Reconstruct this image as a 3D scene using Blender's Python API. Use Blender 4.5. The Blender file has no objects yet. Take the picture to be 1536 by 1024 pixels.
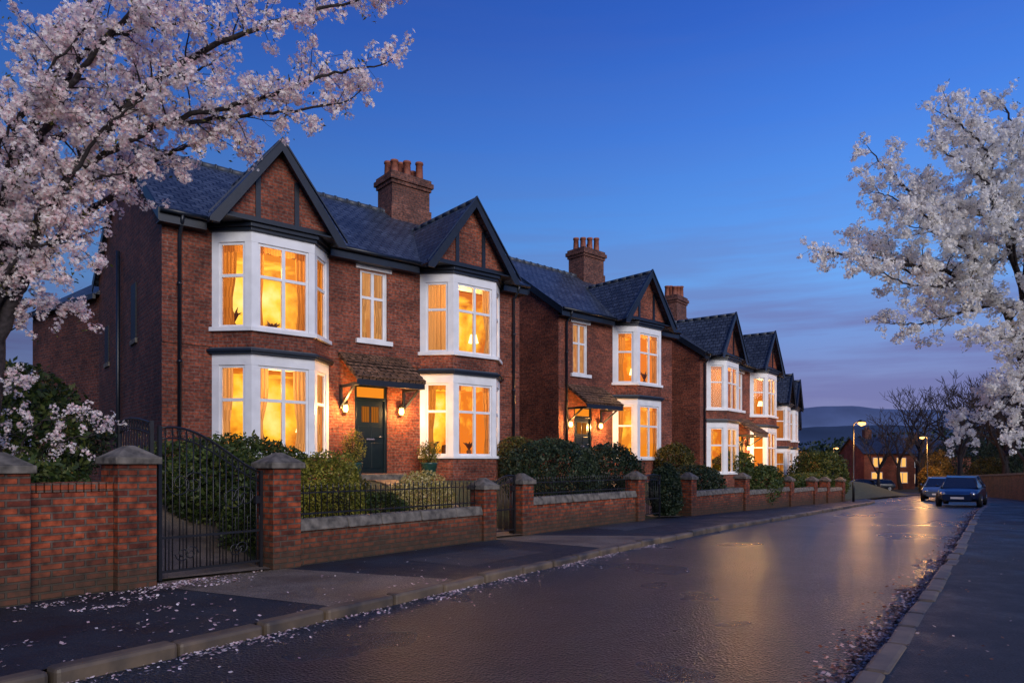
import bpy, math, random
import numpy as np
from mathutils import Vector, Matrix
random.seed(7); rng=np.random.default_rng(7)
scene=bpy.context.scene
COL=scene.collection
scene.view_settings.view_transform='Standard'
scene.view_settings.look='None'
scene.view_settings.exposure=0

# ------------------------------------------------------------------ helpers
def zr(d):
    d=min(d,82.0)
    x=d-18.0
    return -0.025*(math.log1p(math.exp(-abs(x)*1.0))+max(x,0)) if x>-20 else 0.0

def newmat(name):
    m=bpy.data.materials.new(name); m.use_nodes=True
    nt=m.node_tree; nt.nodes.clear()
    out=nt.nodes.new('ShaderNodeOutputMaterial')
    return m,nt,out
def N(nt,t,**kw):
    n=nt.nodes.new(t)
    for k,v in kw.items(): setattr(n,k,v)
    return n
def ramp(nt,stops):
    r=nt.nodes.new('ShaderNodeValToRGB'); e=r.color_ramp.elements
    while len(e)>1: e.remove(e[-1])
    e[0].position=stops[0][0]; e[0].color=(*stops[0][1],1)
    for p,c in stops[1:]:
        x=e.new(p); x.color=(*c,1)
    return r
def mul(nt,a,b):
    mx=N(nt,'ShaderNodeMix',data_type='RGBA',blend_type='MULTIPLY'); mx.inputs[0].default_value=1
    nt.links.new(a,mx.inputs[6]); nt.links.new(b,mx.inputs[7]); return mx.outputs[2]
def bsdf(nt,out,base=None,rough=.6,metal=0,spec=.5):
    b=nt.nodes.new('ShaderNodeBsdfPrincipled')
    if base is not None: b.inputs['Base Color'].default_value=(*base,1)
    b.inputs['Roughness'].default_value=rough
    b.inputs['Metallic'].default_value=metal
    b.inputs['Specular IOR Level'].default_value=spec
    nt.links.new(b.outputs[0],out.inputs[0])
    return b
def simple(name,base,rough=.6,metal=0,var=.25,scale=6,bump=.1,spec=.5,c2=None):
    m,nt,out=newmat(name); b=bsdf(nt,out,base,rough,metal,spec)
    tc=N(nt,'ShaderNodeTexCoord'); nz=N(nt,'ShaderNodeTexNoise'); nz.inputs['Scale'].default_value=scale
    nz.inputs['Detail'].default_value=6
    nt.links.new(tc.outputs['Object'],nz.inputs['Vector'])
    r=ramp(nt,[(.3,tuple(c*(1-var) for c in base)),(.7,c2 or tuple(min(1,c*(1+var)) for c in base))])
    nt.links.new(nz.outputs['Fac'],r.inputs[0]); nt.links.new(r.outputs[0],b.inputs['Base Color'])
    if bump:
        bp=N(nt,'ShaderNodeBump'); bp.inputs['Strength'].default_value=bump; bp.inputs['Distance'].default_value=.02
        nt.links.new(nz.outputs['Fac'],bp.inputs['Height']); nt.links.new(bp.outputs[0],b.inputs['Normal'])
    return m
def brickmat(name,c1,c2,mortar,bw=.23,rh=.08,ms=.009,rough=.75,bump=.6,grime=.5,big=.35,offset=.5,foot=None,vscale=14,spec=.3):
    m,nt,out=newmat(name); b=bsdf(nt,out,c1,rough,0,spec)
    tc=N(nt,'ShaderNodeTexCoord')
    br=N(nt,'ShaderNodeTexBrick'); br.inputs['Scale'].default_value=1
    br.offset=offset
    br.inputs['Brick Width'].default_value=bw; br.inputs['Row Height'].default_value=rh
    br.inputs['Mortar Size'].default_value=ms; br.inputs['Mortar Smooth'].default_value=.3
    br.inputs['Color1'].default_value=(*c1,1); br.inputs['Color2'].default_value=(*c2,1)
    br.inputs['Mortar'].default_value=(*mortar,1); br.inputs['Bias'].default_value=-.1
    nt.links.new(tc.outputs['UV'],br.inputs['Vector'])
    nz=N(nt,'ShaderNodeTexNoise'); nz.inputs['Scale'].default_value=.9; nz.inputs['Detail'].default_value=8
    nz.inputs['Roughness'].default_value=.65
    nt.links.new(tc.outputs['Object'],nz.inputs['Vector'])
    r=ramp(nt,[(.3,(grime,)*3),(.68,(1+big,)*3)])
    nt.links.new(nz.outputs['Fac'],r.inputs[0])
    nz2=N(nt,'ShaderNodeTexNoise'); nz2.inputs['Scale'].default_value=vscale; nz2.inputs['Detail'].default_value=4
    nt.links.new(tc.outputs['Object'],nz2.inputs['Vector'])
    r2=ramp(nt,[(.3,(.42,)*3),(.7,(1.5,)*3)]); nt.links.new(nz2.outputs['Fac'],r2.inputs[0])
    c=mul(nt,mul(nt,br.outputs['Color'],r.outputs[0]),r2.outputs[0])
    if foot:
        sx=N(nt,'ShaderNodeSeparateXYZ'); nt.links.new(tc.outputs['Object'],sx.inputs[0])
        ad=N(nt,'ShaderNodeMath',operation='MULTIPLY_ADD'); ad.inputs[1].default_value=-.9
        nt.links.new(nz.outputs['Fac'],ad.inputs[0]); nt.links.new(sx.outputs[2],ad.inputs[2])
        rf=ramp(nt,[(.0,(1,1,1)),(foot,(0,0,0))]); 
        sh=N(nt,'ShaderNodeMath',operation='ADD'); sh.inputs[1].default_value=.35; nt.links.new(ad.outputs[0],sh.inputs[0]); nt.links.new(sh.outputs[0],rf.inputs[0])
        sc=N(nt,'ShaderNodeMath',operation='MULTIPLY'); sc.inputs[1].default_value=.85; nt.links.new(rf.outputs[0],sc.inputs[0])
        mx=N(nt,'ShaderNodeMix',data_type='RGBA'); nt.links.new(sc.outputs[0],mx.inputs[0]); nt.links.new(c,mx.inputs[6]); mx.inputs[7].default_value=(.040,.032,.020,1)
        c=mx.outputs[2]
    nt.links.new(c,b.inputs['Base Color'])
    inv=N(nt,'ShaderNodeMath',operation='SUBTRACT'); inv.inputs[0].default_value=1
    nt.links.new(br.outputs['Fac'],inv.inputs[1])
    ad=N(nt,'ShaderNodeMath',operation='MULTIPLY_ADD'); ad.inputs[1].default_value=.4
    nt.links.new(nz2.outputs['Fac'],ad.inputs[0]); nt.links.new(inv.outputs[0],ad.inputs[2])
    bp=N(nt,'ShaderNodeBump'); bp.inputs['Strength'].default_value=bump; bp.inputs['Distance'].default_value=.012
    nt.links.new(ad.outputs[0],bp.inputs['Height']); nt.links.new(bp.outputs[0],b.inputs['Normal'])
    return m

M={}
M['brick']=brickmat('house_brick',(.275,.066,.032),(.12,.030,.019),(.15,.10,.08),ms=.010,rh=.078,bw=.235,grime=.4)
M['brick_shade']=brickmat('shade_darkened_brick',(.14,.038,.021),(.055,.019,.015),(.09,.062,.052),ms=.012,rh=.09,bw=.26)  # darker copy of the house brick, shade of the side wall put into colour
M['brick_dark']=brickmat('chimney_brick',(.20,.075,.048),(.11,.046,.034),(.08,.065,.06))
M['wall_brick']=brickmat('garden_wall_brick',(.38,.075,.025),(.11,.022,.013),(.13,.085,.062),ms=.014,grime=.14,big=.35,foot=.52,vscale=10,bump=1)
M['slate']=brickmat('roof_slate',(.056,.070,.100),(.026,.034,.050),(.005,.007,.010),bw=.28,rh=.21,ms=.020,rough=.45,bump=1,grime=.6,big=.45,spec=.5)
M['tile']=brickmat('porch_tile',(.26,.14,.085),(.13,.075,.05),(.02,.015,.01),bw=.2,rh=.16,ms=.02,rough=.6,bump=1)
M['white']=simple('white_paint',(.74,.74,.75),.42,var=.09,scale=3,bump=.04)
M['stone']=simple('coping_stone',(.115,.10,.082),.8,var=.65,scale=7,bump=.9)
M['trim']=simple('navy_painted_timber',(.006,.010,.019),.42,var=.25,bump=.05)
M['trimlight']=simple('bargeboard_edge_highlight',(.014,.022,.042),.4,var=.2,bump=.05)  # lighter blue-grey tone imitates a highlight along the board edge
M['iron']=simple('black_iron',(.009,.009,.011),.4,var=.2,bump=.1)
M['door']=simple('green_door_paint',(.003,.009,.012),.28,var=.15,bump=.03)
M['terra']=simple('terracotta',(.26,.08,.045),.7,var=.35,scale=9,bump=.3)
M['lead']=simple('lead_grey',(.05,.06,.08),.5)
M['pot']=simple('glazed_green_pot',(.015,.05,.04),.25)
M['bark']=simple('bark',(.026,.019,.020),.85,var=.5,scale=20,bump=.9)
M['kerb']=simple('kerb_stone',(.070,.066,.064),.55,var=.65,scale=2.2,bump=.9,c2=(.18,.125,.075))
M['rubber']=simple('tyre_rubber',(.02,.02,.02),.8)
M['chrome']=simple('silver_metal',(.5,.5,.52),.25,metal=.9,bump=0)
M['soil']=simple('garden_ground',(.035,.048,.016),.9,var=.6,scale=5,bump=.8)
M['grassland']=simple('ground',(.03,.04,.022),.95,var=.5,scale=.4,bump=.3)
M['path']=simple('path_paving',(.14,.105,.08),.5,var=.4,scale=4,bump=.3)
M['tailred']=simple('tail_light_red',(.3,.01,.01),.2,bump=0)
M['dullglass']=simple('unlit_side_window',(.010,.012,.018),.55,var=.1,bump=0,spec=.3)

def emis(name,col,st):
    m,nt,out=newmat(name); e=N(nt,'ShaderNodeEmission'); e.inputs[0].default_value=(*col,1); e.inputs[1].default_value=st
    nt.links.new(e.outputs[0],out.inputs[0]); return m
M['bulb']=emis('lamp_bulb',(1,.55,.15),9)
M['shade']=emis('lamp_shade',(1,.76,.36),2.6)
M['streetbulb']=emis('street_lamp_bulb',(1,.48,.14),4)
M['farwin']=emis('distant_window',(1,.50,.12),1.1)

def roommat(name,bright,mid,dark,st,off,cx=.5):  # room walls glow; bright centre and darker edges are painted lamp falloff
    m,nt,out=newmat(name); e=N(nt,'ShaderNodeEmission')
    tc=N(nt,'ShaderNodeTexCoord')
    mp=N(nt,'ShaderNodeMapping'); mp.inputs['Location'].default_value=(-cx,-.8,-.60)
    nt.links.new(tc.outputs['Generated'],mp.inputs[0])
    ln=N(nt,'ShaderNodeVectorMath',operation='LENGTH'); nt.links.new(mp.outputs[0],ln.inputs[0])
    nz=N(nt,'ShaderNodeTexNoise'); nz.inputs['Scale'].default_value=2.1; nz.inputs['Detail'].default_value=5
    mp2=N(nt,'ShaderNodeMapping'); mp2.inputs['Location'].default_value=(off,off*2,off)
    nt.links.new(tc.outputs['Object'],mp2.inputs[0]); nt.links.new(mp2.outputs[0],nz.inputs['Vector'])
    ma=N(nt,'ShaderNodeMath',operation='MULTIPLY_ADD'); ma.inputs[1].default_value=.75
    nt.links.new(nz.outputs['Fac'],ma.inputs[0]); nt.links.new(ln.outputs['Value'],ma.inputs[2])
    r=ramp(nt,[(.40,bright),(.58,tuple((a+b)/2 for a,b in zip(bright,mid))),(.74,mid),(1.04,dark)])
    nt.links.new(ma.outputs[0],r.inputs[0]); nt.links.new(r.outputs[0],e.inputs[0]); e.inputs[1].default_value=st
    nt.links.new(e.outputs[0],out.inputs[0]); return m
M['room']=[roommat('lit_room_a',(1,.76,.30),(1,.48,.032),(.60,.14,.008),1.6,1.3,.4),
           roommat('lit_room_b',(1,.72,.24),(1,.45,.028),(.50,.11,.007),1.5,4.1,.62),
           roommat('lit_room_c',(1,.80,.34),(1,.52,.045),(.62,.18,.012),1.55,7.7,.5)]
M['room_pale']=roommat('lit_room_pale',(1,.70,.30),(.88,.45,.14),(.5,.18,.05),1.15,2.2)
def curtainmat(name,col,st,lo=.35):  # backlight and darker folds are painted as emission
    m,nt,out=newmat(name)
    tc=N(nt,'ShaderNodeTexCoord'); wv=N(nt,'ShaderNodeTexWave'); wv.inputs['Scale'].default_value=4.5; wv.inputs['Distortion'].default_value=2.0
    wv.inputs['Detail'].default_value=1
    mp=N(nt,'ShaderNodeMapping'); mp.inputs['Scale'].default_value=(1,.15,1); nt.links.new(tc.outputs['UV'],mp.inputs[0])
    nt.links.new(mp.outputs[0],wv.inputs['Vector'])
    r=ramp(nt,[(0,tuple(c*lo for c in col)),(.7,col)]); nt.links.new(wv.outputs['Fac'],r.inputs[0])
    e=N(nt,'ShaderNodeEmission'); e.inputs[1].default_value=st; nt.links.new(r.outputs[0],e.inputs[0])
    t=N(nt,'ShaderNodeBsdfTranslucent'); t.inputs[0].default_value=(.26,.14,.05,1)
    a=N(nt,'ShaderNodeAddShader'); nt.links.new(e.outputs[0],a.inputs[0]); nt.links.new(t.outputs[0],a.inputs[1])
    nt.links.new(a.outputs[0],out.inputs[0]); return m
M['curtain']=[curtainmat('backlit_curtain',(.95,.34,.06),.42,.3),curtainmat('backlit_cream_curtain',(1,.50,.16),.48,.45),curtainmat('backlit_amber_curtain',(.9,.28,.035),.42,.3)]
M['blind']=simple('dark_room_furniture',(.07,.028,.010),.6,bump=0)
def glassmat():
    m,nt,out=newmat('window_glass'); t=N(nt,'ShaderNodeBsdfTransparent'); t.inputs[0].default_value=(.95,.95,.95,1)
    g=N(nt,'ShaderNodeBsdfGlossy'); g.inputs['Roughness'].default_value=.03
    f=N(nt,'ShaderNodeFresnel'); f.inputs[0].default_value=1.35
    x=N(nt,'ShaderNodeMixShader'); nt.links.new(f.outputs[0],x.inputs[0]); nt.links.new(t.outputs[0],x.inputs[1]); nt.links.new(g.outputs[0],x.inputs[2])
    nt.links.new(x.outputs[0],out.inputs[0]); return m
M['glass']=glassmat()
M['darkglass']=simple('dark_glass',(.01,.013,.02),.08,var=.1,bump=0,spec=.8)

def foliage(name,stops,trans=.3,rough=.5,clump=1.6,lo=.5):
    m,nt,out=newmat(name)
    g=N(nt,'ShaderNodeNewGeometry'); r=ramp(nt,stops); nt.links.new(g.outputs['Random Per Island'],r.inputs[0])
    tc=N(nt,'ShaderNodeTexCoord'); nz=N(nt,'ShaderNodeTexNoise'); nz.inputs['Scale'].default_value=clump; nz.inputs['Detail'].default_value=3
    nt.links.new(tc.outputs['Object'],nz.inputs['Vector'])
    r2=ramp(nt,[(.3,(lo,)*3),(.7,(1.1,)*3)]); nt.links.new(nz.outputs['Fac'],r2.inputs[0])
    c=mul(nt,r.outputs[0],r2.outputs[0])
    d=N(nt,'ShaderNodeBsdfPrincipled'); d.inputs['Roughness'].default_value=rough; d.inputs['Specular IOR Level'].default_value=.3
    t=N(nt,'ShaderNodeBsdfTranslucent'); x=N(nt,'ShaderNodeMixShader'); x.inputs[0].default_value=trans
    nt.links.new(c,d.inputs['Base Color']); nt.links.new(c,t.inputs[0])
    nt.links.new(d.outputs[0],x.inputs[1]); nt.links.new(t.outputs[0],x.inputs[2]); nt.links.new(x.outputs[0],out.inputs[0])
    return m
M['leaf']=foliage('hedge_leaves',[(0,(.024,.048,.012)),(.5,(.058,.095,.022)),(1,(.14,.16,.036))])
M['leafdark']=foliage('dark_shrub_leaves',[(0,(.015,.030,.015)),(.5,(.030,.055,.028)),(1,(.08,.105,.048))])
M['leafgold']=foliage('golden_shrub_leaves',[(0,(.16,.15,.03)),(.4,(.48,.40,.10)),(.8,(.75,.60,.25)),(1,(.85,.75,.42))],.3,.5,3)
M['leafamber']=foliage('lamplight_tinted_leaves',[(0,(.10,.07,.015)),(.5,(.28,.17,.03)),(1,(.5,.30,.06))],.3,.5,1)  # amber street lamp glow put into the leaf colour
M['leafolive']=foliage('olive_shrub_leaves',[(0,(.07,.095,.012)),(.5,(.22,.22,.028)),(1,(.42,.35,.06))])
M['leafdim']=foliage('dim_olive_leaves',[(0,(.03,.04,.012)),(.5,(.09,.09,.02)),(1,(.18,.14,.035))])
M['pink']=foliage('pink_cherry_blossom',[(0,(.74,.44,.48)),(.2,(.90,.72,.73)),(.5,(.95,.87,.85)),(1,(.97,.94,.91))],.42,.6,2.5,.97)
M['whiteb']=foliage('white_cherry_blossom',[(0,(.80,.75,.71)),(.3,(.95,.93,.89)),(1,(.97,.96,.94))],.42,.6,1.2,.97)
M['petal']=foliage('petals',[(0,(.5,.30,.32)),(.5,(.8,.6,.6)),(1,(.9,.8,.78))],.1,.6,3)
M['litter']=foliage('leaf_litter',[(0,(.12,.04,.02)),(.4,(.34,.15,.08)),(.65,(.62,.38,.30)),(1,(.85,.70,.64))],.1,.6,3)
M['youngleaf']=foliage('young_bronze_leaves',[(0,(.06,.07,.015)),(1,(.18,.16,.03))])

def finish(o,parent=None,kind=None,label=None,cat=None,group=None):
    COL.objects.link(o)
    if parent is not None: o.parent=parent
    if kind: o['kind']=kind
    if label: o['label']=label
    if cat: o['category']=cat
    if group: o['group']=group
    return o
def empty(name,loc=(0,0,0),rot=0,**kw):
    o=bpy.data.objects.new(name,None); o.location=loc; o.rotation_euler=(0,0,rot); o.empty_display_size=.3
    return finish(o,**kw)
def lamp(name,parent,loc,energy,col,size):
    li=bpy.data.lights.new(name,'POINT'); li.energy=energy; li.color=col; li.shadow_soft_size=size
    lo=bpy.data.objects.new(name,li); lo.location=loc; COL.objects.link(lo); lo.parent=parent; return lo

class MB:
    def __init__(s): s.v=[];s.f=[];s.m=[];s.sm=[]
    def face(s,pts,m=0,sm=False):
        i=len(s.v); s.v+=[tuple(p) for p in pts]; s.f.append(tuple(range(i,i+len(pts)))); s.m.append(m); s.sm.append(sm)
    def hexa(s,c,m=0):
        i=len(s.v); s.v+=[tuple(p) for p in c]
        for q in ((0,3,2,1),(4,5,6,7),(0,1,5,4),(1,2,6,5),(2,3,7,6),(3,0,4,7)):
            s.f.append(tuple(i+k for k in q)); s.m.append(m); s.sm.append(False)
    def box(s,x0,x1,y0,y1,z0,z1,m=0):
        s.hexa([(x0,y0,z0),(x1,y0,z0),(x1,y1,z0),(x0,y1,z0),(x0,y0,z1),(x1,y0,z1),(x1,y1,z1),(x0,y1,z1)],m)
    def fbox(s,fr,u0,u1,n0,n1,z0,z1,m=0):
        ox,oy,ux,uy,nx,ny=fr
        P=lambda u,n,z:(ox+ux*u+nx*n,oy+uy*u+ny*n,z)
        s.hexa([P(u0,n1,z0),P(u1,n1,z0),P(u1,n0,z0),P(u0,n0,z0),P(u0,n1,z1),P(u1,n1,z1),P(u1,n0,z1),P(u0,n0,z1)],m)
    def prism(s,poly,z0,z1,m=0):
        n=len(poly); i=len(s.v)
        s.v+=[(x,y,z0) for x,y in poly]+[(x,y,z1) for x,y in poly]
        s.f.append(tuple(i+n-1-k for k in range(n))); s.f.append(tuple(i+n+k for k in range(n)))
        for k in range(n):
            a=k;b=(k+1)%n; s.f.append((i+a,i+b,i+n+b,i+n+a))
        s.m+=[m]*(n+2); s.sm+=[False]*(n+2)
    def yprism(s,poly,y0,y1,m=0):
        n=len(poly); i=len(s.v)
        s.v+=[(x,y0,z) for x,z in poly]+[(x,y1,z) for x,z in poly]
        s.f.append(tuple(i+k for k in range(n))); s.f.append(tuple(i+n+n-1-k for k in range(n)))
        for k in range(n):
            a=k;b=(k+1)%n; s.f.append((i+b,i+a,i+n+a,i+n+b))
        s.m+=[m]*(n+2); s.sm+=[False]*(n+2)
    def slab(s,q,t,m=0):
        q=[Vector(p) for p in q]; n=(q[1]-q[0]).cross(q[2]-q[0]).normalized()
        s.hexa([p-n*t for p in q]+q,m)
    def tube(s,path,rad,n=8,m=0,cap=True,sm=True):
        path=[Vector(p) for p in path]; i=len(s.v)
        if not hasattr(rad,'__len__'): rad=[rad]*len(path)
        up=None
        for k,p in enumerate(path):
            d=(path[min(k+1,len(path)-1)]-path[max(k-1,0)]).normalized()
            if up is None: up=d.orthogonal().normalized()
            a=(up-d*up.dot(d)); a=a.normalized() if a.length>1e-6 else d.orthogonal().normalized(); up=a
            b=d.cross(a)
            for j in range(n):
                t=2*math.pi*j/n; s.v.append(tuple(p+a*(math.cos(t)*rad[k])+b*(math.sin(t)*rad[k])))
        for k in range(len(path)-1):
            for j in range(n):
                j2=(j+1)%n; s.f.append((i+k*n+j,i+k*n+j2,i+(k+1)*n+j2,i+(k+1)*n+j)); s.m.append(m); s.sm.append(sm)
        if cap:
            s.f.append(tuple(i+n-1-j for j in range(n))); e=i+(len(path)-1)*n; s.f.append(tuple(e+j for j in range(n)))
            s.m+=[m,m]; s.sm+=[False,False]
    def build(s,name,mats,parent=None,loc=(0,0,0),rot=0,uv=True,bevel=0,**kw):
        me=bpy.data.meshes.new(name); me.from_pydata(s.v,[],s.f)
        for mt in mats: me.materials.append(mt)
        me.polygons.foreach_set('material_index',s.m); me.polygons.foreach_set('use_smooth',s.sm)
        if uv:
            l=me.uv_layers.new(name='UVMap'); data=np.zeros(len(me.loops)*2,dtype=np.float32)
            for p in me.polygons:
                n=p.normal
                if abs(n.z)>.995: t=Vector((1,0,0)); b=Vector((0,1,0))
                else: t=Vector((-n.y,n.x,0)).normalized(); b=n.cross(t)
                for li in p.loop_indices:
                    co=me.vertices[me.loops[li].vertex_index].co
                    data[2*li]=co.dot(t); data[2*li+1]=co.dot(b)
            l.data.foreach_set('uv',data)
        me.update()
        o=bpy.data.objects.new(name,me); o.location=loc; o.rotation_euler=(0,0,rot)
        finish(o,parent=parent,**kw)
        if bevel:
            md=o.modifiers.new('bevel','BEVEL'); md.width=bevel; md.segments=2; md.limit_method='ANGLE'
        return o
def npmesh(name,V,F,mat,parent=None,loc=(0,0,0),smooth=False,**kw):
    me=bpy.data.meshes.new(name); V=np.asarray(V,dtype=np.float32); F=np.asarray(F,dtype=np.int32)
    k=F.shape[1]
    me.vertices.add(len(V)); me.vertices.foreach_set('co',V.ravel())
    me.loops.add(F.size); me.loops.foreach_set('vertex_index',F.ravel())
    me.polygons.add(len(F)); me.polygons.foreach_set('loop_start',np.arange(len(F),dtype=np.int32)*k)
    me.update(calc_edges=True); me.validate()
    me.materials.append(mat)
    o=bpy.data.objects.new(name,me); o.location=loc
    return finish(o,parent=parent,**kw)
def unit(a): return a/np.maximum(np.linalg.norm(a,axis=1,keepdims=True),1e-9)
def leafquads(P,size,Nrm=None,aspect=.55,jit=.9):
    n=len(P); 
    nn=unit(rng.normal(size=(n,3))) if Nrm is None else unit(Nrm+jit*rng.normal(size=(n,3)))
    t=unit(np.cross(nn,rng.normal(size=(n,3)))); b=np.cross(nn,t)
    s=(size*(.6+.8*rng.random((n,1))))
    V=np.stack([P-t*s,P+b*s*aspect,P+t*s,P-b*s*aspect],axis=1).reshape(-1,3)
    F=np.arange(4*n).reshape(n,4); return V,F
def flowers(P,Nrm,size,petals=5):
    n=len(P); nn=unit(Nrm); t=unit(np.cross(nn,rng.normal(size=(n,3)))); b=np.cross(nn,t)
    s=size*(.75+.5*rng.random((n,1)))
    vs=[P]; fs=[]; base=np.arange(n)*(1+3*petals)
    for k in range(petals):
        for (da,rr,up) in ((-.45,.75,.30),(0,1.05,.38),(.45,.75,.30)):
            a=2*math.pi*k/petals+da
            vs.append(P+s*(t*math.cos(a)*rr+b*math.sin(a)*rr+nn*up))
    V=np.stack(vs,axis=1).reshape(-1,3)
    for k in range(petals):
        o=1+3*k; fs.append(np.stack([base,base+o,base+o+1,base+o+2],axis=1))
    return V,np.concatenate(fs)

# ------------------------------------------------------------------ world / sky
w=bpy.data.worlds.new('World'); scene.world=w; w.use_nodes=True
nt=w.node_tree; nt.nodes.clear()
wo=N(nt,'ShaderNodeOutputWorld'); bg=N(nt,'ShaderNodeBackground')
tc=N(nt,'ShaderNodeTexCoord'); sp=N(nt,'ShaderNodeSeparateXYZ'); nt.links.new(tc.outputs['Generated'],sp.inputs[0])
sky=ramp(nt,[(0,(.22,.21,.39)),(.085,(.21,.23,.45)),(.15,(.18,.28,.60)),(.24,(.145,.36,.82)),(.33,(.095,.29,.80)),(.42,(.058,.205,.72)),(.52,(.034,.130,.58)),(.62,(.022,.090,.46)),(1,(.016,.065,.33))])
nt.links.new(sp.outputs[2],sky.inputs[0])
mp=N(nt,'ShaderNodeMapping'); mp.inputs['Scale'].default_value=(1.3,1.3,15)
nt.links.new(tc.outputs['Generated'],mp.inputs[0])
nz=N(nt,'ShaderNodeTexNoise'); nz.inputs['Scale'].default_value=2.2; nz.inputs['Detail'].default_value=5; nz.inputs['Roughness'].default_value=.55
nt.links.new(mp.outputs[0],nz.inputs['Vector'])
cr=ramp(nt,[(.44,(0,0,0)),(.62,(1,1,1))]); nt.links.new(nz.outputs['Fac'],cr.inputs[0])
hb=ramp(nt,[(.0,(.4,)*3),(.15,(.80,)*3),(.26,(.32,)*3),(.38,(.05,)*3)]); nt.links.new(sp.outputs[2],hb.inputs[0])
mu=N(nt,'ShaderNodeMath',operation='MULTIPLY'); nt.links.new(cr.outputs[0],mu.inputs[0]); nt.links.new(hb.outputs[0],mu.inputs[1])
mx=N(nt,'ShaderNodeMix',data_type='RGBA'); nt.links.new(mu.outputs[0],mx.inputs[0]); nt.links.new(sky.outputs[0],mx.inputs[6]); mx.inputs[7].default_value=(.155,.165,.38,1)
az=N(nt,'ShaderNodeMapRange'); az.inputs['From Min'].default_value=-.6; az.inputs['From Max'].default_value=.40
az.inputs['To Min'].default_value=.60; az.inputs['To Max'].default_value=1.08
nt.links.new(sp.outputs[0],az.inputs[0])
vm=N(nt,'ShaderNodeVectorMath',operation='SCALE'); nt.links.new(mx.outputs[2],vm.inputs[0]); nt.links.new(az.outputs[0],vm.inputs['Scale'])
nt.links.new(vm.outputs[0],bg.inputs[0]); bg.inputs[1].default_value=1.0
nt.links.new(bg.outputs[0],wo.inputs[0])
sun=bpy.data.lights.new('afterglow_sun','SUN'); sun.energy=2.35; sun.angle=math.radians(36); sun.color=(1,.92,.85)
so=bpy.data.objects.new('afterglow_sun',sun); COL.objects.link(so)
so.rotation_euler=Vector((-.40,.82,-.36)).to_track_quat('-Z','Y').to_euler()

# ------------------------------------------------------------------ camera
cam=bpy.data.cameras.new('camera'); cam.lens=24.61; cam.sensor_width=36; cam.shift_y=.1198; cam.clip_end=5000; cam.clip_start=.05
co=bpy.data.objects.new('camera',cam); COL.objects.link(co); co.location=(0,0,1.6); co.rotation_euler=(math.radians(90),0,0)
scene.camera=co

# ------------------------------------------------------------------ ground, road, pavement
def resample(poly,n):
    P=np.array(poly,dtype=float); L=np.r_[0,np.cumsum(np.linalg.norm(np.diff(P,axis=0),axis=1))]
    t=np.linspace(0,L[-1],n); return np.stack([np.interp(t,L,P[:,0]),np.interp(t,L,P[:,1])],axis=1)
def smoothpoly(poly,n=10):
    P=[Vector((*p,0)) for p in poly]; P=[P[0]*2-P[1]]+P+[P[-1]*2-P[-2]]; out=[]
    for i in range(1,len(P)-2):
        a,b,c,d=P[i-1:i+3]
        for k in range(n):
            t=k/n; q=.5*((2*b)+(c-a)*t+(2*a-5*b+4*c-d)*t*t+(3*b-a-3*c+d)*t**3); out.append((q.x,q.y))
    out.append((P[-2].x,P[-2].y)); return out
def offset(poly,dist):
    P=np.array(poly); T=np.gradient(P,axis=0); T/=np.linalg.norm(T,axis=1,keepdims=True)
    return P+dist*np.stack([T[:,1],-T[:,0]],axis=1)
LK=smoothpoly([(-9,-3.5),(-5.9,1.2),(-2.99,5.53),(.76,11.05),(3.3,14.6),(8.5,21.6),(14,29.5),(19.4,37.5),(21.8,43),(24.2,51),(26,60),(26.5,72),(25,90)])
RK=smoothpoly([(-4.2,-4.2),(-.9,.4),(2.62,5.19),(6.6,10.7),(10.5,16.2),(17.6,26.4),(23,34),(28,43),(32,52),(34.8,62),(36,75),(35,92)])
def strip2(name,A,B,zo,mat,c=6,zf=None,**kw):
    n=len(A); A=np.array(A);B=np.array(B); V=[];F=[]
    for i in range(n):
        for j in range(c+1):
            p=A[i]+(B[i]-A[i])*j/c; z=(zf(p[0],p[1]) if zf else zr(p[1]))+zo; V.append((p[0],p[1],z))
    for i in range(n-1):
        for j in range(c):
            a=i*(c+1)+j; F.append((a,a+1,a+c+2,a+c+1))
    return npmesh(name,V,F,mat,**kw)

def roadmat():
    m,nt,out=newmat('wet_asphalt'); b=bsdf(nt,out,(.03,.032,.038),.3,0,.5)
    b.inputs['Specular Tint'].default_value=(.60,.80,1,1)
    tc=N(nt,'ShaderNodeTexCoord')
    def noise(s,d=4,r=.5):
        n=N(nt,'ShaderNodeTexNoise'); n.inputs['Scale'].default_value=s; n.inputs['Detail'].default_value=d; n.inputs['Roughness'].default_value=r
        nt.links.new(tc.outputs['Object'],n.inputs['Vector']); return n
    big=noise(.35,3,.5); fine=noise(60,3); mid=noise(3,4,.6)
    vo=N(nt,'ShaderNodeTexVoronoi'); vo.inputs['Scale'].default_value=45; nt.links.new(tc.outputs['Object'],vo.inputs['Vector'])
    r=ramp(nt,[(.30,(.25,)*3),(.70,(.34,)*3)])
    nt.links.new(big.outputs['Fac'],r.inputs[0]); nt.links.new(r.outputs[0],b.inputs['Roughness'])
    c=ramp(nt,[(.3,(.002,.005,.010)),(.55,(.010,.017,.028)),(.70,(.085,.11,.14))]); nt.links.new(fine.outputs['Fac'],c.inputs[0])
    c2=ramp(nt,[(.3,(.7,)*3),(.7,(1.3,)*3)]); nt.links.new(mid.outputs['Fac'],c2.inputs[0])
    nt.links.new(mul(nt,c.outputs[0],c2.outputs[0]),b.inputs['Base Color'])
    bp=N(nt,'ShaderNodeBump'); bp.inputs['Strength'].default_value=1.0; bp.inputs['Distance'].default_value=.020
    nt.links.new(vo.outputs['Distance'],bp.inputs['Height'])
    nt.links.new(bp.outputs[0],b.inputs['Normal'])
    return m
M['road']=roadmat()
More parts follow.
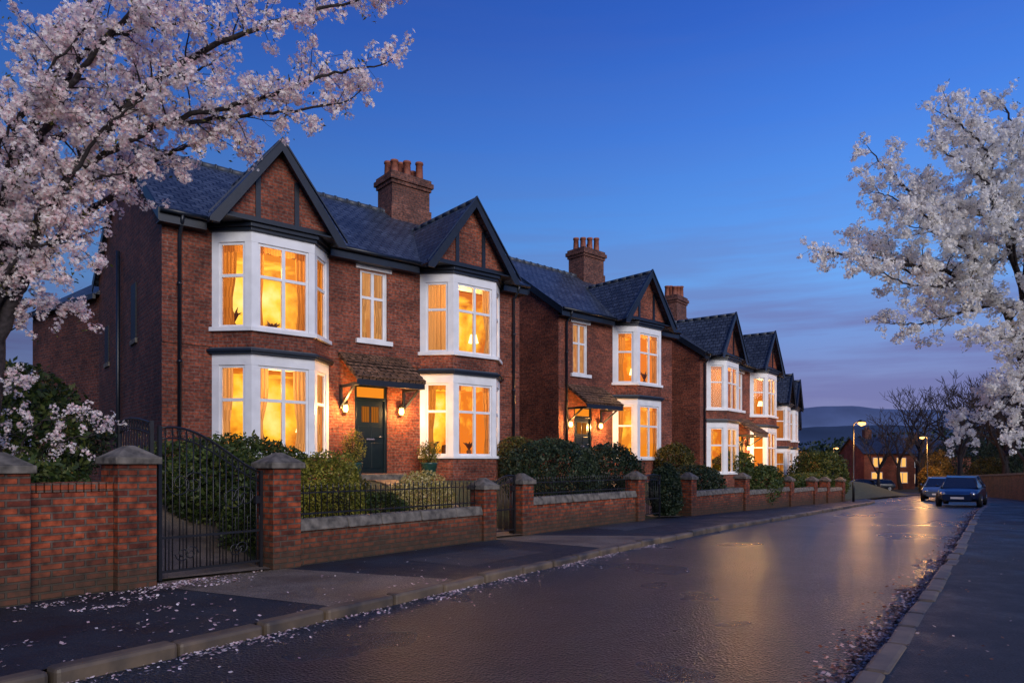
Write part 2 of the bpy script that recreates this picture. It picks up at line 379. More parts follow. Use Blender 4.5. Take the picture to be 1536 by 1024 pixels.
def pavemat(name,c,rough=.5,spec=.35):
    m,nt,out=newmat(name); b=bsdf(nt,out,c,rough,0,spec)
    tc=N(nt,'ShaderNodeTexCoord')
    n1=N(nt,'ShaderNodeTexNoise'); n1.inputs['Scale'].default_value=.9; n1.inputs['Detail'].default_value=8; n1.inputs['Roughness'].default_value=.7
    n2=N(nt,'ShaderNodeTexNoise'); n2.inputs['Scale'].default_value=60; n2.inputs['Detail'].default_value=3
    for n in (n1,n2): nt.links.new(tc.outputs['Object'],n.inputs['Vector'])
    r1=ramp(nt,[(.3,tuple(x*.45 for x in c)),(.7,tuple(x*1.6 for x in c))]); r2=ramp(nt,[(.3,(.4,)*3),(.7,(1.7,)*3)])
    nt.links.new(n1.outputs['Fac'],r1.inputs[0]); nt.links.new(n2.outputs['Fac'],r2.inputs[0])
    nt.links.new(mul(nt,r1.outputs[0],r2.outputs[0]),b.inputs['Base Color'])
    rr=ramp(nt,[(.35,(rough*.65,)*3),(.65,(min(1,rough*1.25),)*3)]); nt.links.new(n1.outputs['Fac'],rr.inputs[0]); nt.links.new(rr.outputs[0],b.inputs['Roughness'])
    bp=N(nt,'ShaderNodeBump'); bp.inputs['Strength'].default_value=.9; bp.inputs['Distance'].default_value=.018
    nt.links.new(n2.outputs['Fac'],bp.inputs['Height']); nt.links.new(bp.outputs[0],b.inputs['Normal'])
    return m
M['pave']=pavemat('pavement_tarmac',(.020,.023,.030),.62,.3)
M['slabs']=pavemat('crossover_concrete',(.145,.112,.085),.6)
M['patch']=pavemat('pavement_repair_tarmac',(.040,.040,.044),.6)

V=[];F=[]
gx=np.r_[np.linspace(-3000,-80,8),np.linspace(-60,120,40),np.linspace(150,3000,8)]
gy=np.r_[np.linspace(-200,-10,5),np.linspace(-5,100,60),np.linspace(120,3500,10)]
for y in gy:
    for x in gx: V.append((x,y,zr(y)-.06))
nx=len(gx)
for i in range(len(gy)-1):
    for j in range(nx-1): a=i*nx+j; F.append((a,a+1,a+nx+1,a+nx))
npmesh('ground',V,F,M['grassland'],kind='structure')
strip2('road',resample(LK,160),resample(RK,160),0,M['road'],c=8,kind='structure')
ux,uy=.61,.792; qx,qy=-.792,.61; WANG=math.atan2(uy,ux)
def WL(s,q=0): return (-3.43+ux*s+qx*q, 10.2+uy*s+qy*q)
LKo=offset(LK,-.14); RKo=offset(RK,.14)
def outer(p):
    s=(p[0]+3.43)*ux+(p[1]-10.2)*uy
    if s<36: return WL(s,.12)
    return None
A=[];B=[]
LKoR=resample(LKo,200); TG=np.gradient(LKoR,axis=0); TG/=np.linalg.norm(TG,axis=1,keepdims=True)
for p,t in zip(LKoR,TG):
    o=outer(p)
    if o is None: o=(p[0]-t[1]*2.0,p[1]+t[0]*2.0)
    A.append(o);B.append((p[0],p[1]))
strip2('pavement',A,B,.10,M['pave'],kind='structure')
strip2('pavement',resample(RKo,160),resample(offset(RK,3.2),160),.10,M['pave'],kind='structure')
def kerbfoot(s):
    best=min(LKoR,key=lambda p:abs((p[0]+3.43)*ux+(p[1]-10.2)*uy-s)); return (best[0],best[1])
def patch(s0,s1,s2,s3,name,mat,zo=.104,f0=0,f1=1):
    a=[];b=[]
    for k in range(9):
        t=k/8; p=np.array(WL(s0+(s1-s0)*t,.05)); q=np.array(kerbfoot(s2+(s3-s2)*t)); a.append(p+(q-p)*f0); b.append(p+(q-p)*f1)
    strip2(name,a,b,zo,mat,c=5,kind='structure')
patch(-1.9,-.1,-1.3,.85,'pavement_crossover',M['slabs'])
patch(4.9,5.8,5.1,7.4,'pavement_crossover',M['slabs'])
patch(1.6,3.6,1.7,3.8,'pavement_repair',M['patch'],.104,.35,.8)
patch(8.2,10.6,8.2,10.7,'pavement_repair',M['patch'],.104,.1,.55)
def kerbs(poly,side,name,l0=.9):
    P=resample(poly,2400); mb=MB(); d=np.r_[0,np.cumsum(np.linalg.norm(np.diff(P,axis=0),axis=1))]
    t=0
    while t<d[-1]-2:
        L=l0*random.uniform(.8,1.15); 
        a=np.array([np.interp(t+.014,d,P[:,0]),np.interp(t+.014,d,P[:,1])]); b=np.array([np.interp(t+L-.014,d,P[:,0]),np.interp(t+L-.014,d,P[:,1])])
        u=(b-a)/np.linalg.norm(b-a); n=np.array([u[1],-u[0]])*side; j=random.uniform(-.024,.016); h=.112+random.uniform(-.014,.012)
        za,zb=zr(a[1]),zr(b[1]); a2=a+n*j; b2=b+n*(j+random.uniform(-.018,.018)); wd=.18
        lo=[a2,b2,b2+n*wd,a2+n*wd]; zs=[za,zb,zb,za]
        if side<0: lo=[lo[0],lo[3],lo[2],lo[1]]; zs=[zs[0],zs[3],zs[2],zs[1]]
        lo=[lo[0],lo[3],lo[2],lo[1]]; zs=[zs[0],zs[3],zs[2],zs[1]]
        mb.hexa([(p[0],p[1],z-.1) for p,z in zip(lo,zs)]+[(p[0],p[1],z+h) for p,z in zip(lo,zs)])
        t+=L
    mb.build(name,[M['kerb']],kind='structure',bevel=.035)
kerbs(LK,-1,'kerb'); kerbs(RK,1,'kerb')
def gz(x,y):
    q=(x+3.43)*qx+(y-10.2)*qy
    t=max(0,min(1,(q-.1)/4.6)); t=t*t*(3-2*t)
    return zr(y)+.12+1.08*t
V=[];F=[]; SS=np.linspace(-14,60,75); QQ=[.05,.4,.8,1.3,2,2.8,3.6,4.4,5,7,10,14,20,30]
for s in SS:
    for q in QQ:
        x,y=WL(s,q); V.append((x,y,gz(x,y)))
for i in range(len(SS)-1):
    for j in range(len(QQ)-1): a=i*len(QQ)+j; F.append((a,a+len(QQ),a+len(QQ)+1,a+1))
npmesh('garden_ground',V,F,M['soil'],kind='structure')
def gpath(p0,p1,w0,w1,name,mat):
    a=[];b=[]; p0=np.array(p0);p1=np.array(p1); u=(p1-p0)/np.linalg.norm(p1-p0); n=np.array([u[1],-u[0]])
    for k in range(30):
        t=k/29; c=p0+(p1-p0)*t; ww=w0+(w1-w0)*t; a.append(c-n*ww/2); b.append(c+n*ww/2)
    strip2(name,a,b,.02,mat,c=3,zf=gz,kind='structure')
gpath(WL(-1.0,-.1),(-9.0,15.3),1.5,2.4,'driveway',M['slabs'])
gpath(WL(5.32,-.1),(-3.6,18.6),1.0,1.3,'garden_path',M['path'])
gpath(WL(12.9,-.1),(3.2,26.2),1.0,1.2,'garden_path',M['path'])
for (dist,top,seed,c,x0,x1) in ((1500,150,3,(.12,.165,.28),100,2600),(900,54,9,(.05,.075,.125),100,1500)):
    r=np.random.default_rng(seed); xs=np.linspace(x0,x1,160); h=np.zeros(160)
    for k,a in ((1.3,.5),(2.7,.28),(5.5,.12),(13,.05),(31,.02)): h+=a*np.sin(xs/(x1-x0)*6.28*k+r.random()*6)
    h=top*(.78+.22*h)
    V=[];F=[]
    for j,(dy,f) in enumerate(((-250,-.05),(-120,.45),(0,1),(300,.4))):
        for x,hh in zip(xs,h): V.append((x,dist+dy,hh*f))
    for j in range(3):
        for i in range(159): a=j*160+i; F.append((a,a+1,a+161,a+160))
    npmesh('hill',V,F,simple('hazy_hillside',c,.95,var=.2,scale=.01,bump=0,spec=.1),kind='structure')  # distance haze is put into the blue hill colour

# ------------------------------------------------------------------ houses
def glazing(fmb,gmb,cul,fr,L,z0,z1,post,mull,style,val=True):
    fmb.fbox(fr,0,post,-.12,0,z0,z1); fmb.fbox(fr,L-post,L,-.12,0,z0,z1)
    a,b=post,L-post; s=.062
    fmb.fbox(fr,a,b,-.10,-.035,z0,z0+s); fmb.fbox(fr,a,b,-.10,-.035,z1-s,z1)
    fmb.fbox(fr,a,a+s,-.10,-.035,z0+s,z1-s); fmb.fbox(fr,b-s,b,-.10,-.035,z0+s,z1-s)
    zt=z0+(z1-z0)*.61
    fmb.fbox(fr,a+s,b-s,-.102,-.033,zt-.036,zt+.036)
    if mull:
        c=(a+b)/2
        fmb.fbox(fr,c-.042,c+.042,-.104,-.031,z0+s,zt-.036); fmb.fbox(fr,c-.042,c+.042,-.104,-.031,zt+.036,z1-s)
    ox,oy,ux_,uy_,nx_,ny_=fr
    P=lambda u,n,z:(ox+ux_*u+nx_*n,oy+uy_*u+ny_*n,z)
    gmb.face([P(a+s,-.065,z0+s),P(b-s,-.065,z0+s),P(b-s,-.065,z1-s),P(a+s,-.065,z1-s)])
    def curtain(u0,u1,flare,sd):
        cmb=MB(); n=max(6,int((u1-u0)/.025)); rows=8; i0=0
        def wfun(v):
            return 1-flare*math.exp(-((v-.32)/.22)**2)-flare*.5*max(0,.32-v)
        U=(lambda u,f: u0+(u-u0)*f) if sd<0 else (lambda u,f: u1-(u1-u)*f)
        for r_ in range(rows+1):
            z=z0+(z1-z0)*r_/rows; f=wfun(r_/rows)
            for k in range(n+1):
                u=u0+(u1-u0)*k/n; cmb.v.append(P(U(u,f),-.17+.03*math.sin(k*1.7+u0*7),z))
        for r_ in range(rows):
            for k in range(n):
                q=r_*(n+1)+k; cmb.f.append((q,q+1,q+n+2,q+n+1)); cmb.m.append(0); cmb.sm.append(True)
        cul.append(('curtain',cmb))
    wd=b-a
    for (f0,f1,sd,fl) in style: curtain(a+wd*f0,a+wd*f1,fl,sd)
    if val:
        n=16; cmb=MB()
        for k in range(n+1):
            u=a+wd*k/n; h0=.16+.05*abs(math.sin(k*.785)); cmb.v+=[P(u,-.145,z1-h0),P(u,-.14,z1)]
        for k in range(n): cmb.f.append((2*k,2*k+2,2*k+3,2*k+1)); cmb.m.append(0); cmb.sm.append(True)
        cul.append(('pelmet',cmb))

def grid_wall(mb,x0,x1,z0,z1,holes,y=0,m=0,rev=.14):
    xs=sorted({x0,x1,*[h[0] for h in holes],*[h[1] for h in holes]}); zs=sorted({z0,z1,*[h[2] for h in holes],*[h[3] for h in holes]})
    for i in range(len(xs)-1):
        for j in range(len(zs)-1):
            cx=(xs[i]+xs[i+1])/2; cz=(zs[j]+zs[j+1])/2
            if any(h[0]<cx<h[1] and h[2]<cz<h[3] for h in holes): continue
            mb.face([(xs[i],y,zs[j]),(xs[i+1],y,zs[j]),(xs[i+1],y,zs[j+1]),(xs[i],y,zs[j+1])],m)
    for a,b,c,d in holes:
        mb.face([(a,y,c),(a,y+rev,c),(a,y+rev,d),(a,y,d)],m); mb.face([(b,y,c),(b,y,d),(b,y+rev,d),(b,y+rev,c)],m)
        mb.face([(a,y,d),(a,y+rev,d),(b,y+rev,d),(b,y,d)],m); mb.face([(a,y,c),(b,y,c),(b,y+rev,c),(a,y+rev,c)],m)
def offs(poly,d):
    n=len(poly); out=[]
    for i in range(n):
        p0=Vector(poly[i-1]);p1=Vector(poly[i]);p2=Vector(poly[(i+1)%n])
        e1=(p1-p0).normalized(); e2=(p2-p1).normalized(); n1=Vector((e1.y,-e1.x)); n2=Vector((e2.y,-e2.x))
        bis=(n1+n2).normalized(); out.append(tuple(p1+bis*(d/max(.3,bis.dot(n1)))))
    return out
def room(parent,x0,x1,y0,y1,z0,z1,mat):
    mb=MB()
    mb.v=[(x0,y0,z0),(x1,y0,z0),(x1,y1,z0),(x0,y1,z0),(x0,y0,z1),(x1,y0,z1),(x1,y1,z1),(x0,y1,z1)]
    mb.f=[(0,1,2,3),(4,7,6,5),(2,6,7,3),(0,3,7,4),(1,5,6,2)]; mb.m=[0]*5; mb.sm=[False]*5
    return mb.build('lit_room',[mat],parent=parent)

RC=[0]
def house(name,label,L,R,floor,bays,door,wins,chims,group,D=8.0,BW=2.98,FW=1.58,detail=True,wing=False,lanterns=True,zs=1.0,gs=-.14):
    W=math.hypot(R[0]-L[0],R[1]-L[1]); ang=math.atan2(R[1]-L[1],R[0]-L[0])
    H=empty(name,(L[0],L[1],floor),ang,label=label,cat='house',group=group); H.scale=(1,1,zs)
    eH=6.15; zR=8.9; m=(zR-eH)/(D/2); p=.70
    Z=dict(l0=.50,l1=2.62,u0=3.52,u1=5.55)
    holes=[]
    for c in bays:
        holes+= [(c-BW/2+.12,c+BW/2-.12,Z['l0'],Z['l1']),(c-BW/2+.12,c+BW/2-.12,Z['u0'],Z['u1'])]
    if door is not None: holes.append((door-.5,door+.5,0,2.45))
    for x in wins: holes.append((x-.42,x+.42,3.7,5.62))
    mb=MB(); grid_wall(mb,0,W,-2.2,eH,holes)
    for x,sg in ((0,1),(W,-1)):
        pts=[(x,D,-2.2),(x,0,-2.2),(x,0,eH),(x,D/2,zR),(x,D,eH)]
        mb.face(pts if sg>0 else pts[::-1],1)
    mb.face([(W,D,-2.2),(0,D,-2.2),(0,D,eH),(W,D,eH)],1)
    xs=[0]+sum([[c-BW/2-.01,c+BW/2+.01] for c in bays],[])+[W]
    for i in range(0,len(xs),2):
        mb.box(xs[i],xs[i+1],-.03,.02,3.06,3.13)
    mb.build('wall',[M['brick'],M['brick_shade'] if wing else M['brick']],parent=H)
    rb=MB(); o=.32; e=.12
    rb.slab([(-e,-o,eH-o*m+.08),(W+e,-o,eH-o*m+.08),(W+e,D/2,zR+.08),(-e,D/2,zR+.08)],.09)
    rb.slab([(-e,D/2,zR+.08),(W+e,D/2,zR+.08),(W+e,D+o,eH-o*m+.08),(-e,D+o,eH-o*m+.08)],.09)
    za,zf,h,yf=8.02,5.93,1.60,-.92; yb=(za+.02-eH)/m
    gc=[c+gs for c in bays]
    for c in gc:
        rb.slab([(c-h,yf,zf),(c,yf,za),(c,yb,za),(c-h,-.40,zf)],.07)
        rb.slab([(c,yf,za),(c+h,yf,zf),(c+h,-.40,zf),(c,yb,za)],.07)
    roof=rb.build('roof',[M['slate']],parent=H)
    rt=MB(); x=-e
    while x<W+e-.1:
        x1=min(x+.42,W+e); rt.tube([(x+.008,D/2,zR+.07),(x1-.008,D/2,zR+.07)],.10,8); rt.tube([(x1-.05,D/2,zR+.075),(x1-.01,D/2,zR+.075)],.118,8); x+=.42
    for c in gc:
        y=yf
        while y<yb-.1:
            y1=min(y+.42,yb); rt.tube([(c,y+.008,za-.01),(c,y1-.008,za-.01)],.085,8); y+=.42
        for sg in (-1,1):
            rt.slab([(c+sg*h,-.42,zf+.02),(c+sg*(h-.12),-.42,zf+.04),(c+sg*-.0,yb-.02,za+.02),(c+sg*.08,yb+.06,za+.05)],.02,1)
    rt.build('ridge_tile',[M['lead'],M['lead']],parent=roof)
    for x in (-e-.03,W+e):
        vb=MB()
        for (ya,yb2,zA,zB) in ((-o,D/2,eH-o*m,zR),(D/2,D+o,zR,eH-o*m)):
            vb.hexa([(x,ya,zA-.18),(x+.03,ya,zA-.18),(x+.03,yb2,zB-.18),(x,yb2,zB-.18),(x,ya,zA+.1),(x+.03,ya,zA+.1),(x+.03,yb2,zB+.1),(x,yb2,zB+.1)])
        vb.build('verge_board',[M['trim']],parent=roof)
    segs=[]; cur=-e
    for c in gc: segs.append((cur,c-h+.05)); cur=c+h-.05
    segs.append((cur,W+e))
    for a,b in segs:
        if b-a>.1:
            gb=MB()
            gb.box(a,b,-.30,-.27,eH-.42,eH-.12,0); gb.tube([(a,-.37,eH-.17),(b,-.37,eH-.17)],.06,8)
            gb.box(a,b,-.27,-.003,eH-.42,eH-.40,0)
            gb.build('gutter',[M['trim']],parent=roof)
    for x in ([.36] if W<9.5 else [.36,W-.3]):
        dp=MB()
        dp.tube([(x,-.36,eH-.2),(x,-.30,eH-.35),(x,-.08,eH-.6),(x,-.08,-1)],.045,8)
        for z in (1,2.6,4.4): dp.tube([(x,-.08,z),(x,-.08,z+.07)],.06,8)
        dp.build('drainpipe',[M['trim']],parent=H)
    for (cx,cy,w_,d_,np_) in chims:
        cb=MB(); zt=zR+1.35
        cb.box(cx-w_/2,cx+w_/2,cy-d_/2,cy+d_/2,zR-1.2,zt-.40)
        for k,(g,a,b) in enumerate(((.05,zt-.40,zt-.28),(.11,zt-.28,zt-.12),(.05,zt-.12,zt))):
            cb.box(cx-w_/2-g,cx+w_/2+g,cy-d_/2-g,cy+d_/2+g,a,b)
        cb.box(cx-w_/2-.05,cx+w_/2+.05,cy-d_/2-.05,cy+d_/2+.05,zR-.6,zR+.25,0)
        ch=cb.build('chimney',[M['brick_dark'],M['lead']],parent=roof)
        for k in range(np_):
            for row in ((-.22,.22) if np_<=3 else (0,)):
                pb=MB(); x=cx-w_/2+w_*(k+.5)/np_; hh=.50+.18*((k*7+int(row>0))%3)/2
                pb.tube([(x,cy+row,zt-.02),(x,cy+row,zt+.06),(x,cy+row,zt+hh-.08),(x,cy+row,zt+hh-.07),(x,cy+row,zt+hh)],[.16,.14,.12,.15,.14],10)
                pb.build('chimney_pot',[M['terra']],parent=ch)
    for bi,c in enumerate(bays):
        poly=[(c+BW/2,.06),(c-BW/2,.06),(c-BW/2,0),(c-FW/2,-p),(c+FW/2,-p),(c+BW/2,0)]
        bv=.006 if detail else 0
        bb=MB(); bb.prism(poly,-2.2,.42,0); bb.prism(offs(poly,.07),.42,.50,1)
        bay=bb.build('bay_window',[M['brick'],M['white']],parent=H,bevel=bv)
        bb=MB(); bb.prism(offs(poly,.002),2.62,2.88,1)
        bb.prism(offs(poly,.09),2.88,2.93,2); bb.prism(offs(poly,.13),2.93,2.99,2); bb.prism(offs(poly,.05),2.99,3.03,3)
        bb.prism(poly,3.03,3.42,0); bb.prism(offs(poly,.08),3.42,3.52,1)
        bb.build('bay_spandrel',[M['brick'],M['white'],M['trim'],M['lead']],parent=bay,bevel=bv)
        bb=MB(); bb.prism(offs(poly,.002),5.55,5.80,1)
        bb.prism(offs(poly,.07),5.80,5.88,2); bb.prism(offs(poly,.13),5.88,5.975,2)
        bb.build('bay_cornice',[M['brick'],M['white'],M['trim']],parent=bay,bevel=bv)
        for (z0,z1,lv) in ((Z['l0'],Z['l1'],0),(Z['u0'],Z['u1'],1)):
            f=MB();g=MB();cu=[]
            pts=[(c-BW/2,0),(c-FW/2,-p),(c+FW/2,-p),(c+BW/2,0)]
            RC[0]+=1; k=RC[0]; rr=random.Random(k*13)
            for i in range(3):
                a=Vector(pts[i]);b=Vector(pts[i+1]); u=(b-a).normalized(); Ln=(b-a).length; n=(u.y,-u.x)
                fr=(a.x,a.y,u.x,u.y,n[0],n[1])
                if i==1:
                    st=[(0,rr.uniform(.12,.30),-1,rr.uniform(.2,.6)),(1-rr.uniform(.12,.30),1,1,rr.uniform(.2,.6))]
                    glazing(f,g,cu,fr,Ln,z0,z1,.16,True,st,val=(k%3!=1))
                else:
                    st=[(0,rr.uniform(.35,.6),-1,.3)] if (i==0) else [(.5,1,1,.3)]
                    if lv==1 and i==0 and k%4==0: st=[(0,.98,-1,0)]
                    glazing(f,g,cu,fr,Ln,z0,z1,.17,False,st,val=(k%3!=1))
            f.build('window_frame',[M['white']],parent=bay,uv=False)
            g.build('glass_pane',[M['glass']],parent=bay,uv=False)
            for nm,cm in cu: cm.build(nm,[M['curtain'][k%3]],parent=bay)
            rm=room(bay,c-BW/2+.12,c+BW/2-.12,.02,1.7,z0,z1,M['room'][k%3])
            if detail:
                lamp('added_spill_light',rm,(c,.0,z1-.45),80,(1,.54,.16),.18)  # unseen light added at each bay to spill warmth onto the garden
                for q in range(3):
                    fm=MB(); x=c-.9+.9*q+rr.uniform(-.25,.25); hq=rr.uniform(.30,.65)
                    kind=rr.random(); yq=rr.uniform(.2,.9)
                    if kind<.45:
                        fm.tube([(x,yq,z0),(x,yq,z0+.03),(x,yq,z0+hq*.4),(x,yq,z0+hq*.55)],[.08,.05,.09,.04],8)
                        for j in range(9):
                            a_=j*.7; fm.tube([(x,yq,z0+hq*.5),(x+.10*math.cos(a_),yq+.1*math.sin(a_),z0+hq*.95),(x+.2*math.cos(a_),yq+.2*math.sin(a_),z0+hq*(.9+.3*rr.random()))],[.01,.035,.005],4)
                        fm.build('vase_of_leaves',[M['blind']],parent=bay)
                    elif kind<.72:
                        fm.box(x-.32,x+.32,yq,yq+.12,z0,z0+hq*.7); fm.tube([(x-.31,yq+.06,z0+hq*.7),(x,yq+.06,z0+hq*.85),(x+.31,yq+.06,z0+hq*.7)],.06,8)
                        fm.build('chair_back',[M['blind']],parent=bay)
                    else:
                        fm.tube([(x,yq,z0),(x,yq,z0+.05),(x,yq,z0+hq+.1)],[.08,.025,.015],8); fm.tube([(x,yq,z0+hq+.05),(x,yq,z0+hq+.32)],[.17,.10],14,1,cap=False)
                        fm.build('table_lamp',[M['blind'],M['shade']],parent=bay)
    for c in gc:
        gb=MB(); hw=1.47; sl=(za-zf)/h
        gb.yprism([(c-hw,6.02),(c+hw,6.02),(c,6.02+hw*sl)],-.64,-.56,0)
        gb.box(c-h+.1,c+h-.1,-.90,.0,5.98,6.015,1)
        gab=gb.build('gable',[M['brick'],M['trim']],parent=H)
        tb=MB()
        for dx in (-.48,.48,):
            top=6.02+(hw-abs(dx)-.05)*sl; tb.box(c+dx-.06,c+dx+.06,-.675,-.642,6.16,top-.02)
        tb.box(c-hw+.05,c+hw-.05,-.68,-.642,6.02,6.17)
        tb.build('gable_timber',[M['trim']],parent=gab)
        bg_=MB()
        for sg in (-1,1):
            A_=(c+sg*(h+.07),zf-.16); B_=(c,za+.06)
            poly=[A_,(A_[0],A_[1]+.08),(B_[0],B_[1]),(c,za-.22),(c+sg*(h-.14),zf-.16)]
            if sg>0: poly=poly[::-1]
            bg_.yprism(poly,yf-.04,yf,0)
            A2=(c+sg*(h+.10),zf-.02); poly=[A2,(A2[0],A2[1]+.05),(c,za+.11),(c,za+.05)]
            if sg>0: poly=poly[::-1]
            bg_.yprism(poly,yf-.07,yf+.0,1)
            bg_.face([(c+sg*h,yf,zf-.09),(c,yf,za-.09),(c,-.64,za-.09),(c+sg*h,-.64,zf-.09)],0)
        bg_.build('bargeboard',[M['trim'],M['trimlight']],parent=gab)
    for x in wins:
        f=MB();g=MB();cu=[]; fr=(x-.42,.05,1,0,0,-1)
        glazing(f,g,cu,fr,.84,3.7,5.62,.035,True,[(0,.42,-1,.4),(.58,1,1,.4)],val=False)
        wd=f.build('window',[M['white']],parent=H,uv=False)
        g.build('glass_pane',[M['glass']],parent=wd,uv=False)
        for nm,cm in cu: cm.build(nm,[M['curtain'][1]],parent=wd)
        room(wd,x-.42,x+.42,.06,1.2,3.7,5.62,M['room_pale'])
        s=MB(); s.box(x-.55,x+.55,-.04,.08,5.625,5.87); s.build('lintel',[M['white']],parent=wd,bevel=.008)
        s=MB(); s.box(x-.56,x+.56,-.09,.1,3.57,3.698); s.build('sill',[M['white']],parent=wd,bevel=.008)
    if door is not None:
        x=door; d=MB()
        d.box(x-.5,x-.43,.02,.13,0,2.45,1); d.box(x+.43,x+.5,.02,.13,0,2.45,1); d.box(x-.43,x+.43,.02,.13,2.38,2.45,1); d.box(x-.43,x+.43,.02,.13,2.03,2.10,1)
        d.box(x-.43,x+.43,.07,.12,0,2.03,0)
        for (a,b,z0,z1) in ((-.36,-.04,.15,.85),(.04,.36,.15,.85),(-.36,-.04,.98,1.3),(.04,.36,.98,1.3)):
            d.box(x+a,x+b,.055,.075,z0,z1,0)
        dr=d.build('door',[M['door'],M['door']],parent=H,bevel=.006)
        for a,b in ((-.26,-.03),(.03,.26)):
            g=MB(); g.box(x+a,x+b,.06,.072,1.42,1.85); g.build('door_glass',[M['curtain'][2]],parent=dr)
        g=MB(); g.box(x-.43,x+.43,.085,.10,2.10,2.38); g.build('transom_window',[M['room'][2]],parent=dr)  # door and transom panes glow themselves in place of a lit hall
        g=MB(); g.tube([(x+.33,.055,1.02),(x+.33,.0,1.02),(x+.24,.0,1.02)],.014,6); g.build('door_handle',[M['chrome']],parent=dr)
        g=MB(); g.box(x-.12,x+.12,.045,.056,.93,.97); g.build('letter_plate',[M['chrome']],parent=dr)
        st=MB(); st.box(x-.8,x+.8,-.55,.0,-.25,-.02); st.box(x-1.0,x+1.0,-.95,-.55,-.5,-.17); st.build('doorstep',[M['stone']],parent=H,bevel=.015)
        cp=MB(); a,b=x-1.0,x+1.08; yo=-1.12; zw,ze=3.28,2.50
        cp.slab([(a,yo,ze),(b,yo,ze),(b,-.0,zw),(a,-.0,zw)],.07,0)
        for r_ in range(7):
            t=r_/7; y0=yo*(1-t); z0=ze+(zw-ze)*t; y1=yo*(1-(r_+1)/7)
            n=10
            for q in range(n):
                xa=a+(b-a)*q/n; xb=xa+(b-a)/n-.01; j=random.uniform(0,.015)
                cp.slab([(xa,y0-.02,z0+.03+j),(xb,y0-.02,z0+.03+j),(xb,y1-.0,z0+(zw-ze)/7+.005+j),(xa,y1-.0,z0+(zw-ze)/7+.005+j)],.022,0)
        cp.box(a+.02,b-.02,yo+.03,yo+.07,ze-.2,ze-.05,1)
        for xx in (a+.04,b-.1):
            cp.box(xx,xx+.06,yo+.07,-.01,ze-.2,ze-.12,1)
            cp.box(xx,xx+.06,-.08,-.002,1.75,ze-.2,1)
            cp.hexa([(xx,-.08,1.8),(xx+.06,-.08,1.8),(xx+.06,-.03,1.8),(xx,-.03,1.8),(xx,-.85,ze-.2),(xx+.06,-.85,ze-.2),(xx+.06,-.76,ze-.2),(xx,-.76,ze-.2)],1)
        cp.build('porch_canopy',[M['tile'],M['trim']],parent=H)
        if lanterns:
            for sx in (-.84,.88):
                lx=x+sx; lb=MB(); zz=1.74
                lb.tube([(lx,-.002,zz+.1),(lx,-.12,zz+.22),(lx,-.14,zz+.2)],.012,6,0)
                lb.tube([(lx,-.14,zz+.22),(lx,-.14,zz+.13)],[.02,.10],6,0,sm=False)
                for q in range(4):
                    a_=math.pi/4+q*math.pi/2; lb.tube([(lx+.06*math.cos(a_),-.14+.06*math.sin(a_),zz-.1),(lx+.085*math.cos(a_),-.14+.085*math.sin(a_),zz+.13)],.006,4,0)
                lb.tube([(lx,-.14,zz-.13),(lx,-.14,zz-.1)],[.02,.065],6,0)
                ln=lb.build('lantern',[M['iron']],parent=H)
                q=MB(); q.tube([(lx,-.14,zz-.09),(lx,-.14,zz-.02),(lx,-.14,zz+.10)],[.045,.08,.06],8)
                q.build('lantern_bulb',[M['bulb']],parent=ln)
                lamp('lantern_light',ln,(lx,-.40,zz-.02),120,(1,.48,.13),.06)
    if wing:
        wb=MB(); wp=[(.01,8.02),(4,8.02),(4,13),(-1.3,13)]
        wb.prism(wp,-2.2,5.6,0)
        wb.hexa([(-.15,7.8,5.6),(4,8.1,5.6),(4,13.2,5.6),(-1.6,13.25,5.6),(1.5,8.3,7.1),(3.9,8.3,7.1),(3.9,12.4,7.1),(1.0,12.4,7.1)],1)
        wb.hexa([(-.20,7.85,5.46),(-.12,7.85,5.46),(-1.56,13.25,5.46),(-1.64,13.25,5.46),(-.20,7.85,5.62),(-.12,7.85,5.62),(-1.56,13.25,5.62),(-1.64,13.25,5.62)],2)
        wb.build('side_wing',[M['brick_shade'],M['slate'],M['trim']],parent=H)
        for (ya,z0,z1) in ((2.6,3.5,4.95),(6.3,3.3,4.4)):
            sw=MB(); sw.box(-.03,.02,ya,ya+.55,z0,z1,0); sw.box(-.05,.0,ya-.08,ya+.63,z0-.12,z0,1)
            sw.build('side_window',[M['dullglass'],M['stone']],parent=H)
        dp=MB(); dp.tube([(-.07,4.6,6.2),(-.07,4.6,-1)],.05,8); dp.build('drainpipe',[M['trim']],parent=H)
    return H

G='brick bay-fronted houses along the street'
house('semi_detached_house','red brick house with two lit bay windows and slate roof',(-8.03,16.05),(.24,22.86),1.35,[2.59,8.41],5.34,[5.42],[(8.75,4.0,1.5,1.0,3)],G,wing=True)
house('detached_house','red brick house with one lit bay and small tiled porch',(1.73,26.0),(7.04,30.8),1.35,[4.6],1.35,[1.2],[(6.0,4.0,1.4,.95,3)],G)
house('semi_detached_house','red brick house with two gabled bay windows glowing at dusk',(8.65,32.2),(15.4,40.9),.70,[2.25,8.15],5.15,[5.2],[(5.9,4.0,1.3,.9,3)],G,gs=-.25)
house('semi_detached_house','narrower brick house with twin gables further down the street',(15.9,42.8),(19.7,49.6),.0,[2.0,5.7],None,[],[(4.2,4.0,1.1,.9,2)],G,BW=2.8,FW=1.5,detail=False,zs=.90,gs=-.2)
house('semi_detached_house','last brick bay-fronted house of the row by the bend',(19.7,50.8),(22.8,57.6),-.55,[2.0,5.5],None,[],[(4.2,4.0,1.1,.9,2)],G,BW=2.8,FW=1.5,detail=False,zs=.84,gs=-.2)

